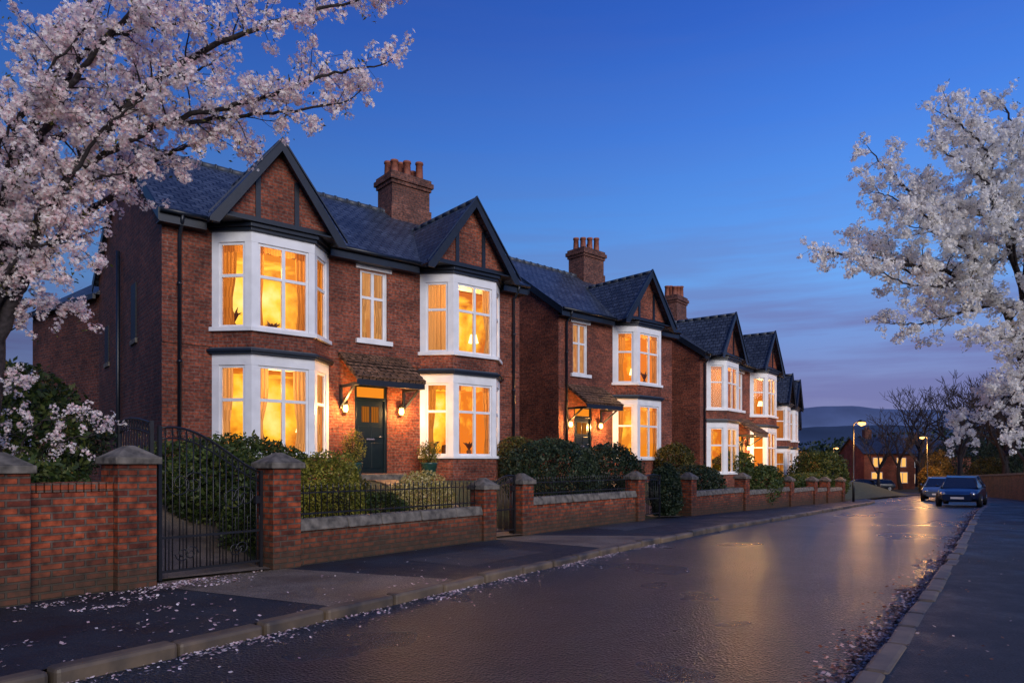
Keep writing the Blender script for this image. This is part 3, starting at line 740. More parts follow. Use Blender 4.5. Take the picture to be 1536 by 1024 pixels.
def far_house(L,w,d,eh,rh,rot,z,label,wins):
    H=empty('cottage',(L[0],L[1],z),rot,label=label,cat='house',group='distant houses at the end of the street')
    mb=MB(); mb.box(0,w,0,d,-1,eh); mb.face([(0,d,eh),(0,0,eh),(0,d/2,rh)]); mb.face([(w,0,eh),(w,d,eh),(w,d/2,rh)])
    mb.build('wall',[M['brick']],parent=H)
    r=MB(); r.slab([(-.3,-.4,eh-.1),(w+.3,-.4,eh-.1),(w+.3,d/2,rh+.1),(-.3,d/2,rh+.1)],.1); r.slab([(-.3,d/2,rh+.1),(w+.3,d/2,rh+.1),(w+.3,d+.4,eh-.1),(-.3,d+.4,eh-.1)],.1)
    ro=r.build('roof',[M['slate']],parent=H)
    c=MB(); c.box(w*.25,w*.25+.9,d/2-.4,d/2+.4,rh-.6,rh+1.1); c.tube([(w*.25+.3,d/2,rh+1.1),(w*.25+.3,d/2,rh+1.5)],.13,8); c.tube([(w*.25+.65,d/2,rh+1.1),(w*.25+.65,d/2,rh+1.5)],.13,8)
    c.build('chimney',[M['brick_dark']],parent=ro)
    for (x,zz,ww,hh,lit) in wins:
        f=MB(); f.box(x-.08,x+ww+.08,-.05,.03,zz-.08,zz+hh+.08,0); f.box(x,x+ww,-.07,-.05,zz,zz+hh,1); f.box(x+ww/2-.04,x+ww/2+.04,-.09,-.07,zz,zz+hh,0)
        f.build('window',[M['white'],M['farwin'] if lit else M['darkglass']],parent=H)
far_house((46.3,92),6.6,7,4.8,6.9,0,-1.7,'distant brick house with dark roof and a few lit windows',[(1.2,3.0,1.1,1.1,1),(4.3,3.0,1.1,1.1,1),(1,.9,1.3,1.3,1),(4.4,.9,1.2,1.3,1)])
far_house((57,102),9,7,4.6,6.6,-.2,-1.7,'distant brick house among trees beyond the parked cars',[(1,2.9,1.0,1.0,0),(5,2.9,1.0,1.0,1),(1,.6,1.1,1.2,1)])
far_house((35,106),8,7,4.6,6.6,.1,-1.7,'distant brick house half hidden by trees',[(5,2.9,1.0,1.0,0),(5,.6,1.1,1.2,0)])

# ------------------------------------------------------------------ boundary walls, piers, gates
def pier(s,wd,h,lbl='red brick gate pier with weathered stone cap',q=0):
    x,y=WL(s,q); z=zr(y)+.10; mb=MB(); a=wd/2
    mb.box(-a,a,-a,a,-.4,h-.22)
    P=mb.build('gate_pier',[M['wall_brick']],loc=(x,y,z),rot=WANG+random.uniform(-.02,.02),label=lbl,cat='gate pier',group='brick piers along the pavement',bevel=.014)
    c=MB(); b=a+.045; t=h-.24
    c.box(-b,b,-b,b,t+.02,t+.11)
    k=b-.015
    c.hexa([(-k,-k,t+.11),(k,-k,t+.11),(k,k,t+.11),(-k,k,t+.11),(-.05,-.05,t+.25),(.05,-.05,t+.25),(.05,.05,t+.25),(-.05,.05,t+.25)])
    c.build('pier_cap',[M['stone']],parent=P,bevel=.014)
    return P
def gwall(s0,s1,h,coping=True,th=.24,lbl='low red brick garden wall with stone coping'):
    x,y=WL(s0); x1,y1=WL(s1); L=s1-s0; z=zr((y+y1)/2)+.10
    mb=MB(); top=h-(.17 if coping else 0); mb.box(0,L,-th/2,th/2,-.5,top)
    w_=mb.build('garden_wall',[M['wall_brick']],loc=(x,y,z),rot=WANG,label=lbl,cat='wall',group='garden walls along the pavement',bevel=.006)
    c=MB(); t=0
    if coping:
        while t<L-.01:
            l=min(L,t+random.uniform(.7,.95)); b=th/2+.06; j=random.uniform(-.014,.014); j2=random.uniform(-.010,.010)
            c.hexa([(t+.004,-b+j,top),(l-.004,-b+j,top),(l-.004,b,top),(t+.004,b,top),(t+.004,-b+.05+j,top+.17+j2),(l-.004,-b+.05+j,top+.17+j2),(l-.004,b-.05,top+.17),(t+.004,b-.05,top+.17)]); t=l
        c.build('coping',[M['stone']],parent=w_,bevel=.024)
    else:
        while t<L-.01:
            c.box(t+.005,min(L,t+.075)-.003,-th/2-.01,th/2+.01,top+.002,top+.115+random.uniform(-.006,.006)); t+=.08
        c.build('coping',[M['wall_brick']],parent=w_,bevel=.008)
def railing(s0,s1,z0,h,sp=.11):
    x,y=WL(s0); x1,y1=WL(s1); L=s1-s0; z=zr((y+y1)/2)+.10+z0; mb=MB()
    mb.box(0,L,-.012,.012,.06,.085); mb.box(0,L,-.012,.012,h-.12,h-.10)
    t=.05
    while t<L:
        mb.tube([(t,0,-.02),(t,0,h-.06),(t,0,h-.04),(t,0,h+.03)],[.009,.009,.016,.001],5); t+=sp
    mb.build('iron_railing',[M['iron']],loc=(x,y,z),rot=WANG,label='black iron railing on top of the brick garden wall',cat='railing',group='railings on the garden walls')
pier(-3.40,.46,1.62); pier(-2.06,.46,1.72); pier(.03,.46,1.66); pier(4.69,.38,1.22); pier(5.95,.38,1.30); pier(11.1,.40,1.34); pier(14.6,.40,1.34)
pier(19.4,.42,1.38); pier(25.0,.42,1.3); pier(28.8,.42,1.3); pier(34.4,.42,1.3); pier(31.2,.42,1.3)
gwall(-9,-3.63,1.2,False); gwall(-3.17,-2.29,1.18,False,lbl='tall red brick wall panel between two piers')
gwall(.26,4.50,.68); gwall(6.14,10.90,.80); gwall(14.80,19.19,.80); gwall(19.61,24.79,.78); gwall(25.21,28.59,.78); gwall(29.0,31.0,.75); gwall(31.4,34.2,.75)
railing(.3,4.45,.68,.50); railing(6.2,10.85,.80,.42)
def gate(p0,p1,h0,h1,zb,lbl,n=14,rings=True,scroll=False,arc=.06):
    p0=Vector(p0);p1=Vector(p1); L=(p1-p0).length; a=math.atan2(p1.y-p0.y,p1.x-p0.x); mb=MB()
    def top(t): 
        u=t/L; s=u*u*(3-2*u); return h0+(h1-h0)*s+arc*math.sin(math.pi*u)
    for t in (0.02,L-.02): mb.box(t-.022,t+.022,-.022,.022,.03,top(t)+.03)
    for z in (.12,.55): mb.box(.04,L-.04,-.012,.012,z,z+.03)
    pth=[(t,0,top(t)) for t in np.linspace(0.02,L-.02,16)]; mb.tube(pth,.016,6)
    pth=[(t,0,top(t)-.14) for t in np.linspace(0.02,L-.02,16)]; mb.tube(pth,.011,6)
    for k in range(1,n):
        t=L*k/n; mb.tube([(t,0,.12),(t,0,top(t)-.01)],.009,5)
        if k%2: mb.tube([(t+L/n/2,0,.12),(t+L/n/2,0,.75),(t+L/n/2,0,.80)],[.0075,.0075,.001],5)
    if rings:
        for k in range(n):
            t=L*(k+.5)/n; z=top(t)-.075; r=min(.036,L/n*.42)
            mb.tube([(t+r*math.cos(q*.785),0,z+r*1.4*math.sin(q*.785)) for q in range(9)],.005,4,cap=False)
    if scroll:
        for (cx,cz,r0,sg) in ((L*.25,1.25,.17,1),(L*.75,1.05,.17,-1),(L*.25,.34,.10,1),(L*.75,.34,.10,-1)):
            for fl in (1,-1):
                mb.tube([(cx+sg*fl*r0*(1-.8*q/16)*math.cos(q*.55)+fl*r0*.55,-.012,cz+fl*r0*(1-.8*q/16)*math.sin(q*.55)) for q in range(17)],.009,4,cap=False)
    mb.box(L-.12,L-.02,-.03,.03,.95,1.05)
    mb.build('iron_gate',[M['iron']],loc=(p0.x,p0.y,zb),rot=a,label=lbl,cat='gate',group='iron gates')
gate(WL(-1.72,-.02),WL(-.25,-.02),1.95,1.38,zr(9)+.1,'tall black wrought iron driveway gate with curved top',16,scroll=True,arc=.13)
gate(WL(-1.76,.05),(-5.5,9.8),2.0,2.06,zr(9)+.12,'black wrought iron driveway gate leaf swung open inward',12)
gate(WL(4.92,0),WL(5.72,0),1.1,1.25,zr(14)+.1,'small black iron garden gate between brick piers',9)
gate(WL(11.35,0),WL(12.6,0),1.15,1.2,zr(19)+.1,'small black iron garden gate beside a hedge',9)
RW=resample(offset(RK,2.4),400)
mb=MB(); cb=MB(); sel=[i for i in range(400) if 17<RW[i][1]<62][::6]
for a,b in zip(sel[:-1],sel[1:]):
    p=Vector(RW[a]);q=Vector(RW[b]); u=(q-p).normalized(); n=Vector((u.y,-u.x))*.12; za,zb=zr(p.y)+.1,zr(q.y)+.1
    for (M_,z0,z1,g) in ((mb,-.4,1.45,1),(cb,1.45,1.57,1.4)):
        M_.hexa([(p.x-n.x*g,p.y-n.y*g,za+z0),(p.x+n.x*g,p.y+n.y*g,za+z0),(q.x+n.x*g,q.y+n.y*g,zb+z0),(q.x-n.x*g,q.y-n.y*g,zb+z0),(p.x-n.x*g,p.y-n.y*g,za+z1),(p.x+n.x*g,p.y+n.y*g,za+z1),(q.x+n.x*g,q.y+n.y*g,zb+z1),(q.x-n.x*g,q.y-n.y*g,zb+z1)])
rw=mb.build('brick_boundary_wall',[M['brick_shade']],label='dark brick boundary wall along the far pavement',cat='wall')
cb.build('coping',[M['stone']],parent=rw)

# ------------------------------------------------------------------ shrubs
def bush(name,label,x,y,rx,ry,rz,n,size,mat,z=None,ang=WANG,pw=2.4,cat='shrub',seed=None):
    r=np.random.default_rng(seed if seed is not None else int(abs(x*131+y*17))+5)
    d=unit(r.normal(size=(n,3)))
    k=(np.abs(d)**pw).sum(axis=1)**(-1/pw)
    bum=unit(r.normal(size=(34,3))); lump=np.ones(n)*.95
    for b in bum: lump+= r.uniform(-.10,.18)*np.exp(-((1-d@b)*18))
    rad=(k*lump)*(.62+.40*r.random(n)**.5)
    stray=r.random(n)<.04; rad[stray]*=1.08
    P=d*rad[:,None]*np.array([rx,ry,rz]); P[:,2]+=rz*.92
    P=P[P[:,2]>-.05]
    V,F=leafquads(P,size,None,.5)
    if z is None: z=gz(x,y)-.03
    o=npmesh(name,V,F,mat,loc=(x,y,z),label=label,cat=cat); o.rotation_euler=(0,0,ang)
    mb=MB()
    for i in range(9):
        a=r.random()*6.28; mb.tube([(0.1*math.cos(a),.1*math.sin(a),0),(rx*.5*math.cos(a),ry*.5*math.sin(a),rz*1.0),(rx*.75*math.cos(a),ry*.75*math.sin(a),rz*1.5)],[.03,.015,.004],5)
    mb.build('stem',[M['bark']],parent=o,uv=False)
    return o
wq=WL
bush('hedge','clipped dark green hedge below the bay window',*wq(1.3,3.5),1.9,.7,.60,9000,.045,M['leaf'],cat='hedge')
bush('hedge','green hedge along the edge of the driveway',*wq(.4,2.4),.8,.6,.68,6000,.045,M['leaf'],cat='hedge')
bush('shrub','dark shrub behind the gate pier',*wq(.35,1.1),.55,.45,.60,4000,.038,M['leaf'])
bush('shrub','rounded olive shrub lit by the windows',*wq(1.75,1.05),.66,.60,.84,11000,.028,M['leafolive'],pw=2.0)
bush('shrub','low green shrub behind the railings',*wq(2.8,.85),.56,.42,.50,5500,.030,M['leaf'],pw=2.0)
bush('shrub','small leafy shrub in the middle of the garden',*wq(3.0,2.2),.6,.5,.42,4500,.034,M['leafdim'])
bush('shrub','golden variegated shrub behind the railings',*wq(3.95,1.05),.80,.58,.62,12000,.026,M['leafgold'],pw=2.0)
bush('shrub','dark evergreen shrub behind the garden wall',*wq(-2.9,1.0),.75,.55,.76,6500,.04,M['leaf'])
bush('shrub','tall dark evergreen shrub by the side of the house',*wq(-2.6,3.4),1.3,1.0,1.15,10000,.05,M['leaf'])
bush('shrub','tall dark shrub in front of the side wall',*wq(-1.4,5.6),1.3,1.0,.95,8000,.05,M['leafdark'])
bush('shrub','dark evergreen shrub behind the garden wall',*wq(-4.6,1.6),1.2,.9,1.1,7000,.05,M['leaf'])
bush('shrub','low green plant at the foot of the pier',*wq(-1.95,.65),.35,.3,.45,2500,.035,M['leafdim'])
bush('hedge','large dark glossy hedge overhanging the railings',*wq(9.0,1.2),1.8,.85,1.08,18000,.042,M['leafdark'],cat='hedge')
bush('hedge','dark hedge beside the second garden gate',*wq(12.3,1.5),1.35,.8,.98,11000,.046,M['leafdark'],cat='hedge')
bush('hedge','dark hedge spilling down over the gateway',*wq(13.5,.25),.75,.4,.82,8000,.042,M['leafdark'],z=zr(21)+.1,cat='hedge')
bush('shrub','bronze shrub near the corner of the house',*wq(11.5,4.3),.70,.6,.75,3500,.045,M['leafdim'])
bush('hedge','dark green hedge behind the wall',*wq(17.3,.9),1.9,.7,.82,8500,.052,M['leafdark'],cat='hedge')
bush('shrub','olive shrub in front of the bay window',*wq(21.0,3.4),1.0,.8,.95,4500,.06,M['leafdim'])
bush('hedge','green hedge spilling over the low wall',*wq(22.7,.4),2.1,.6,.88,8000,.055,M['leaf'],z=zr(27)+.1,cat='hedge')
bush('shrub','olive green shrub in front of the houses',*wq(28.5,3.6),1.2,.9,.9,4500,.07,M['leaf'])
bush('hedge','green hedge behind the wall',*wq(28.8,.8),1.8,.7,.70,5000,.065,M['leaf'],cat='hedge')
bush('hedge','green hedge behind the last wall',*wq(33,1.0),2.4,.8,.76,6000,.07,M['leaf'],cat='hedge')
bush('tree','small round green tree lit by the street lamp',*wq(37.8,1.9),1.6,1.6,1.5,8000,.075,M['leaf'],z=zr(38),cat='tree')
Hx,Hy=.772,.636
for (s,lab,rz) in ((4.42,'glazed green pot with a bushy olive plant by the door',.50),(6.75,'glazed green pot with a wispy plant by the door',.36)):
    x=-8.03+Hx*s+Hy*.75; y=16.05+Hy*s-Hx*.75; z=1.22
    E=empty('potted_plant',(x,y,z),0,label=lab,cat='potted plant',group='pots by the front door')
    mb=MB(); mb.tube([(0,0,0),(0,0,.04),(0,0,.38),(0,0,.42),(0,0,.43)],[.16,.18,.24,.26,.2],16); mb.build('pot',[M['pot']],parent=E)
    n=1500; d=unit(rng.normal(size=(n,3))); P=d*(.35+.65*rng.random((n,1)))*np.array([.36,.36,rz])+np.array([0,0,.42+rz*.8])
    V,F=leafquads(P,.032,None,.3); npmesh('foliage',V,F,M['leafolive'],parent=E)
    mb=MB()
    for i in range(8): a=i*.8; mb.tube([(0,0,.4),(.18*math.cos(a),.18*math.sin(a),.4+rz),(.3*math.cos(a),.3*math.sin(a),.4+rz*1.7)],[.012,.008,.003],5)
    mb.build('stem',[M['bark']],parent=E,uv=False)

# ------------------------------------------------------------------ blossom trees
def cat3(pts,n=8):
    P=[Vector(p) for p in pts]; P=[P[0]*2-P[1]]+P+[P[-1]*2-P[-2]]; out=[]
    for i in range(1,len(P)-2):
        a,b,c,d=P[i-1:i+3]
        for k in range(n):
            t=k/n; out.append(.5*((2*b)+(c-a)*t+(2*a-5*b+4*c-d)*t*t+(3*b-a-3*c+d)*t**3))
    out.append(P[-2]); return out
def blossom_tree(label,trunk,limbs,mat,seed,cr=(.06,.11),nf=20,fs=.021,sp=.2,bl=(.4,1.1),leaves=True,dens=1.0):
    R=random.Random(seed); rngl=np.random.default_rng(seed)
    mb=MB(); clusters=[]
    tp=cat3(trunk[0],6); mb.tube(tp,list(np.linspace(trunk[1],trunk[2],len(tp))),12)
    def rv(): return Vector((R.gauss(0,1),R.gauss(0,1),R.gauss(0,1))).normalized()
    def twig(p,d,L,r,lv):
        n=max(3,int(L/.08)); pts=[p.copy()]; dd=d.copy()
        for i in range(n):
            dd=(dd+rv()*.24+Vector((0,0,.03))).normalized(); pts.append(pts[-1]+dd*(L/n))
        mb.tube(pts,list(np.linspace(r,max(.0025,r*.35),len(pts))),5 if lv==0 else 3,cap=False)
        if lv==0:
            for i in range(1,len(pts)):
                for rep in range(1 if R.random()<.6 else 2):
                    if R.random()<.85*dens:
                        q=(dd*.4+rv()).normalized(); twig(pts[i],q,R.uniform(.08,.28),r*.4,1)
                if R.random()<.40*dens: clusters.append((pts[i]+rv()*.04,R.uniform(*cr)*.9))
            clusters.append((pts[-1],R.uniform(*cr)))
        else:
            clusters.append((pts[-1],R.uniform(*cr)))
            if R.random()<.55*dens: clusters.append((pts[len(pts)//2]+rv()*.03,R.uniform(*cr)*.85))
    for (pts,r0,r1,d0) in limbs:
        lp=cat3(pts,10); lp=[p+rv()*.02 for p in lp]
        mb.tube(lp,list(np.linspace(r0,r1,len(lp))),8,cap=False)
        acc=0
        for i in range(1,len(lp)):
            seg=(lp[i]-lp[i-1]); acc+=seg.length; f=i/len(lp)
            while acc>sp:
                acc-=sp
                if f<d0: continue
                d=seg.normalized(); side=rv(); side=(side-d*side.dot(d)).normalized()
                dr=(d*R.uniform(.3,.9)+side+Vector((0,0,.15))).normalized()
                L=R.uniform(*bl)*(1.15-.75*f)
                twig(lp[i],dr,L,min(.018,max(.006,(r0+(r1-r0)*f)*.35)),0)
                if R.random()<.4*dens: clusters.append((lp[i]+rv()*.09,R.uniform(*cr)))
        twig(lp[-1],(lp[-1]-lp[-3]).normalized(),.35,r1*.8,0)
    T=empty('cherry_tree',trunk[0][0],0,label=label,cat='tree',group='cherry trees in blossom')
    off=Vector(trunk[0][0])
    mb.v=[(a-off.x,b-off.y,c-off.z) for a,b,c in mb.v]
    mb.build('trunk',[M['bark']],parent=T,uv=False)
    C=np.array([tuple(c[0]-off) for c in clusters]); RR=np.array([c[1] for c in clusters])
    cnt=(nf*(.6+.8*rngl.random(len(C)))).astype(int)
    idx=np.repeat(np.arange(len(C)),cnt); d=unit(rngl.normal(size=(len(idx),3)))
    P=C[idx]+d*(RR[idx]*(.60+.5*rngl.random(len(idx))))[:,None]
    V,F=flowers(P,d+.5*rngl.normal(size=d.shape),fs)
    npmesh('crown',V,F,mat,parent=T)
    if leaves:
        sel=rngl.random(len(C))<.3; P=C[sel]+rngl.normal(size=(sel.sum(),3))*.07
        P=np.repeat(P,3,axis=0)+rngl.normal(size=(len(P)*3,3))*.03
        V,F=leafquads(P,.026,None,.35); npmesh('young_leaves',V,F,M['youngleaf'],parent=T)
    print('clusters',len(C))
    return T
b0=(-6.75,8.9,.3)
limbsA=[
 ([(-6.5,8.8,3.0),(-5.7,8.6,4.7),(-4.4,8.3,6.0),(-3.0,8.2,6.7),(-1.55,8.2,7.1)],.075,.010,.12),
 ([(-5.2,8.5,5.2),(-4.2,8.5,5.75),(-3.2,8.6,6.05),(-2.3,8.5,6.3),(-1.6,8.5,6.45)],.040,.009,.1),
 ([(-4.4,8.5,5.7),(-3.6,8.7,5.9),(-2.8,8.7,5.98),(-2.0,8.6,6.05)],.032,.009,.1),
 ([(-6.5,8.8,3.4),(-5.9,9.1,4.5),(-5.0,9.1,5.25),(-4.4,9.0,5.6),(-3.8,8.9,5.75)],.065,.010,.1),
 ([(-6.5,8.8,3.4),(-6.1,8.7,4.3),(-5.6,8.5,4.8),(-5.1,8.5,5.05),(-4.7,8.5,5.15)],.050,.010,.15),
 ([(-6.5,8.8,3.0),(-6.3,8.6,3.7),(-5.9,8.4,4.10),(-5.6,8.4,4.25),(-5.30,8.4,4.25)],.045,.010,.2),
 ([(-6.5,8.8,3.4),(-6.1,8.6,5.2),(-5.3,8.4,6.6),(-4.7,8.3,7.8)],.080,.014,.15),
 ([(-6.0,8.6,5.2),(-5.0,8.0,6.0),(-4.0,7.8,6.9),(-3.1,7.7,7.5)],.045,.010,.05),
 ([(-6.5,8.8,3.6),(-6.6,8.4,5.2),(-6.3,8.0,6.5),(-5.9,7.8,7.6)],.07,.012,.15),
 ([(-6.4,8.7,4.2),(-5.9,8.2,5.1),(-5.4,7.9,5.8),(-4.7,7.7,6.4)],.045,.010,.1),
 ([(-6.5,8.8,3.4),(-6.3,8.2,4.4),(-5.9,7.9,5.0),(-5.5,7.8,5.5)],.045,.010,.1),
 ([(-6.0,8.6,5.4),(-5.3,8.9,6.0),(-4.6,9.1,6.5),(-3.9,9.2,6.9)],.045,.010,.05),
 ([(-5.6,8.5,5.9),(-4.9,8.1,6.4),(-4.2,7.9,6.5),(-3.7,7.9,6.6)],.035,.009,.05),
 ([(-6.5,8.8,2.8),(-6.4,8.9,3.4),(-6.1,9.0,3.7),(-5.9,9.1,3.65)],.035,.009,.2),
 ([(-5.9,8.7,4.6),(-5.3,8.3,4.9),(-4.8,8.2,5.5),(-4.3,8.2,5.9)],.035,.009,.1),
]
blossom_tree('cherry tree full of pale pink blossom behind the garden wall',([b0,(-6.7,8.85,1.6),(-6.5,8.8,3.0),(-6.5,8.7,4.6)],.16,.09),limbsA,M['pink'],11,sp=.155,nf=20,cr=(.045,.085),bl=(.30,.80),fs=.0205,dens=.9)
limbsB=[([(-6.9,9.6,1.0),(-6.6,9.4,1.8),(-6.2,9.2,2.15),(-5.7,9.2,2.2)],.02,.005,.2),
 ([(-6.9,9.6,1.0),(-6.8,9.3,1.8),(-6.6,9.0,2.4),(-6.3,8.9,2.6)],.02,.005,.2),
 ([(-6.9,9.6,1.0),(-6.4,9.5,1.6),(-6.0,9.3,1.9),(-5.5,9.3,2.0)],.02,.005,.3)]
blossom_tree('small pink blossom tree rising out of the dark shrubs',([(-6.95,9.65,.3),(-6.9,9.6,.7),(-6.9,9.6,1.0)],.04,.03),limbsB,M['pink'],21,sp=.26,bl=(.2,.55),cr=(.035,.06),nf=12,fs=.018,dens=.85)
limbsC=[
 ([(10.6,14.4,3.2),(9.9,14.0,4.6),(8.8,13.8,5.3),(7.4,13.8,5.6),(6.2,13.8,5.8)],.08,.012,.2),
 ([(9.9,14.0,4.6),(9.0,14.2,6.2),(8.0,14.2,7.2),(7.3,14.2,7.9)],.055,.011,.1),
 ([(10.3,14.1,5.0),(9.7,14.0,6.6),(9.1,14.0,7.9),(8.7,14.0,8.8)],.06,.011,.1),
 ([(10.3,14.1,5.0),(10.2,13.8,6.8),(10.0,13.8,8.0),(9.6,13.8,8.8)],.06,.011,.1),
 ([(10.4,14.1,4.6),(10.8,13.8,6.2),(10.9,13.7,7.6),(10.7,13.7,8.6)],.06,.011,.1),
 ([(9.6,13.9,5.0),(8.6,13.4,5.0),(7.6,13.3,5.0),(6.8,13.4,5.4)],.035,.009,.1),
 ([(9.7,13.9,4.8),(8.9,13.9,4.6),(8.2,13.9,4.4),(7.5,13.9,4.4)],.035,.009,.1),
 ([(9.2,13.9,5.9),(8.3,13.5,6.2),(7.5,13.4,6.6),(7.0,13.4,6.8)],.030,.009,.1),
 ([(10.1,14,5.6),(9.4,13.4,6.6),(8.6,13.2,7.2),(8.1,13.2,7.5)],.030,.009,.1),
 ([(10.5,14.3,3.6),(10.0,13.7,4.1),(9.4,13.4,4.0),(8.9,13.4,4.0)],.030,.009,.1),
 ([(10.3,14,5.0),(10.1,13.2,6.0),(9.8,13.0,7.0),(9.4,13.0,7.6)],.035,.009,.1),
 ([(10.3,14,4.6),(10.0,13.2,5.2),(9.5,13.0,5.8),(8.8,12.9,6.2)],.035,.009,.1),
 ([(10.7,14.5,2.6),(10.3,14.5,3.0),(9.9,14.6,2.7),(9.5,14.7,2.2)],.03,.008,.1),
 ([(10.6,14.4,3.0),(10.2,13.9,3.4),(9.9,13.6,3.2),(9.6,13.6,2.8)],.03,.008,.1),
 ([(10.8,14.5,2.4),(10.5,14.0,2.7),(10.2,13.8,2.5),(9.9,13.7,2.1)],.03,.008,.1),
 ([(10.7,14.5,2.6),(10.8,14.0,3.2),(10.5,13.7,3.6),(10.1,13.6,3.7)],.03,.008,.1),
 ([(10.5,14.2,3.4),(10.6,13.7,4.2),(10.5,13.5,5.0),(10.3,13.4,5.4)],.030,.009,.1),
 ([(9.4,13.9,5.2),(8.5,14.4,5.4),(7.7,14.5,5.9),(7.2,14.5,6.1)],.030,.009,.1),
 ([(9.9,14,6.4),(9.0,14.4,6.9),(8.4,14.5,6.8),(7.9,14.5,6.9)],.030,.009,.1),
 ([(10.4,13.9,6.6),(10.7,13.5,7.4),(10.5,13.3,8.1),(10.2,13.3,8.5)],.030,.009,.1),
 ([(9.6,13.9,6.8),(9.2,13.5,7.5),(8.7,13.4,8.0),(8.2,13.4,8.3)],.030,.009,.1),
 ([(9.3,13.9,5.2),(8.8,13.4,5.6),(8.1,13.2,5.9),(7.5,13.2,6.1)],.030,.009,.1),
]
blossom_tree('spreading cherry tree covered in white blossom behind the boundary wall',([(11.6,15.0,.1),(11.3,14.8,1.6),(10.6,14.4,3.2),(10.3,14.1,5.0)],.14,.07),limbsC,M['whiteb'],31,sp=.145,bl=(.35,.95),cr=(.045,.085),nf=15,fs=.027,dens=.97)

# ------------------------------------------------------------------ bare and background trees
def bare_tree_mesh(seed,H):
    R=random.Random(seed); mb=MB()
    def rec(p,d,L,r,lv):
        n=4; pts=[p]; 
        for i in range(n):
            d=(d+Vector((R.gauss(0,.12),R.gauss(0,.12),.06))).normalized(); pts.append(pts[-1]+d*(L/n))
        mb.tube(pts,list(np.linspace(r,r*.6,len(pts))),6 if lv<2 else 3,cap=False)
        if lv>=5: return
        k=R.choice((2,3,3)) if lv>0 else 5
        for i in range(k):
            s=Vector((R.gauss(0,1),R.gauss(0,1),R.gauss(0,.5))); s=(s-d*s.dot(d)).normalized()
            nd=(d*R.uniform(.6,1.1)+s*R.uniform(.5,.9)+Vector((0,0,.15))).normalized()
            st=pts[-1] if i<2 else pts[R.randint(2,n)]
            rec(st,nd,L*R.uniform(.62,.82),max(.02,r*.55),lv+1)
    rec(Vector((0,0,0)),Vector((0,0,1)),H*.28,H*.022,0)
    return mb
tm=[]
for i in range(3):
    o=bare_tree_mesh(40+i,10).build('trunk',[M['bark']],uv=False); tm.append(o.data); bpy.data.objects.remove(o)
spots=[(44,62,1.25,0),(47,66,1.45,1),(42.5,58,1.0,2),(52,74,1.6,0),(49,60,1.35,1),(56,78,1.7,2),(60,90,1.8,0),(46,72,1.4,2),(55,68,1.6,1),(41,78,.95,0),(63,82,1.7,1),(58,100,1.8,2),(38,108,.9,1),(66,100,1.8,0),(50,90,1.4,0),(39,66,.8,1),(45,58,1.1,2),(51,66,1.4,0),(46,55,1.2,1),(43,52,1.0,0),(58,74,1.7,0)]
for i,(x,y,s,k) in enumerate(spots):
    T=empty('bare_tree',(x,y,zr(y)),i*1.3,label='leafless dark tree at the end of the street',cat='tree',group='bare trees beyond the road')
    c=bpy.data.objects.new('trunk',tm[k]); c.scale=(s,s,s); COL.objects.link(c); c.parent=T
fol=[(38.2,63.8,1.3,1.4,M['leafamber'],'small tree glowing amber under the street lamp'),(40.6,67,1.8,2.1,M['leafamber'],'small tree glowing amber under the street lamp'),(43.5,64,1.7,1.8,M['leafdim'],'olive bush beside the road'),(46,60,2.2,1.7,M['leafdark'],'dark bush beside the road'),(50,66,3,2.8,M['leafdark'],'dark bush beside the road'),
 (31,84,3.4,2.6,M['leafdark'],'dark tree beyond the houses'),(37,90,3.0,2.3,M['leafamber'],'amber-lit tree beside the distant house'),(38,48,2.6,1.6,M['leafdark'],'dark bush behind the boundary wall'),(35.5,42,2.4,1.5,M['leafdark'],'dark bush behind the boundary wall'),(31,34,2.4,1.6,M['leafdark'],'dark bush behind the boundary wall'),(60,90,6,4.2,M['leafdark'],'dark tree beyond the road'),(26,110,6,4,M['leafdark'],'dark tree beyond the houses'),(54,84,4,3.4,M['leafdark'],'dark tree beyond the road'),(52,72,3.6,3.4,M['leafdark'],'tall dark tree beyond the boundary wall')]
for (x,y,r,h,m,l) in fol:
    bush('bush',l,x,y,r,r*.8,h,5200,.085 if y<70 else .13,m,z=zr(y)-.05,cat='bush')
n=34000; xs=rng.uniform(20,150,n); ys=rng.uniform(125,165,n)
hh=5.0+2.6*np.sin(xs*.21)+1.6*np.sin(xs*.53+1)+1.0*np.sin(xs*1.3+2)+np.clip((xs-75)*.08,0,4)
P=np.stack([xs,ys,-1.6+np.maximum(2.4,hh)*rng.random(n)**.75],axis=1); V,F=leafquads(P,.42,None,.7)
npmesh('far_woodland',V,F,M['leafdark'],kind='stuff',label='dark mass of distant trees below the hills',cat='woodland')

# ------------------------------------------------------------------ street lamps
def street_lamp(x,y,h,rot,lab,en,base=.1):
    z=zr(y)+base
    E=empty('street_lamp',(x,y,z),rot,label=lab,cat='street lamp',group='street lamps')
    mb=MB(); mb.tube([(0,0,0),(0,0,1.0),(0,0,1.05),(0,0,h-.15)],[.065,.06,.04,.03],10)
    mb.tube([(0,0,h-.15),(.04,0,h-.02),(.15,0,h+.04),(.26,0,h+.05)],[.028,.024,.022,.02],8); mb.build('lamp_post',[M['iron']],parent=E)
    q=MB(); q.tube([(.2,0,h+.06),(.33,0,h+.08),(.6,0,h+.05)],[.04,.09,.04],8); q.build('lamp_head',[M['iron']],parent=E)
    q=MB(); q.tube([(.22,0,h+.0),(.38,0,h-.06),(.58,0,h-.03)],[.06,.12,.06],8); q.build('lamp_lens',[M['streetbulb']],parent=E)
    lamp('lamp_light',E,(.40,0,h-.42),en,(1,.46,.11),.25)
street_lamp(18.0,36.9,4.15,-.3,'lit street lamp on the pavement at the end of the walls',320)
street_lamp(35.9,60.5,4.9,2.8,'lit street lamp beside the bend of the road',850)
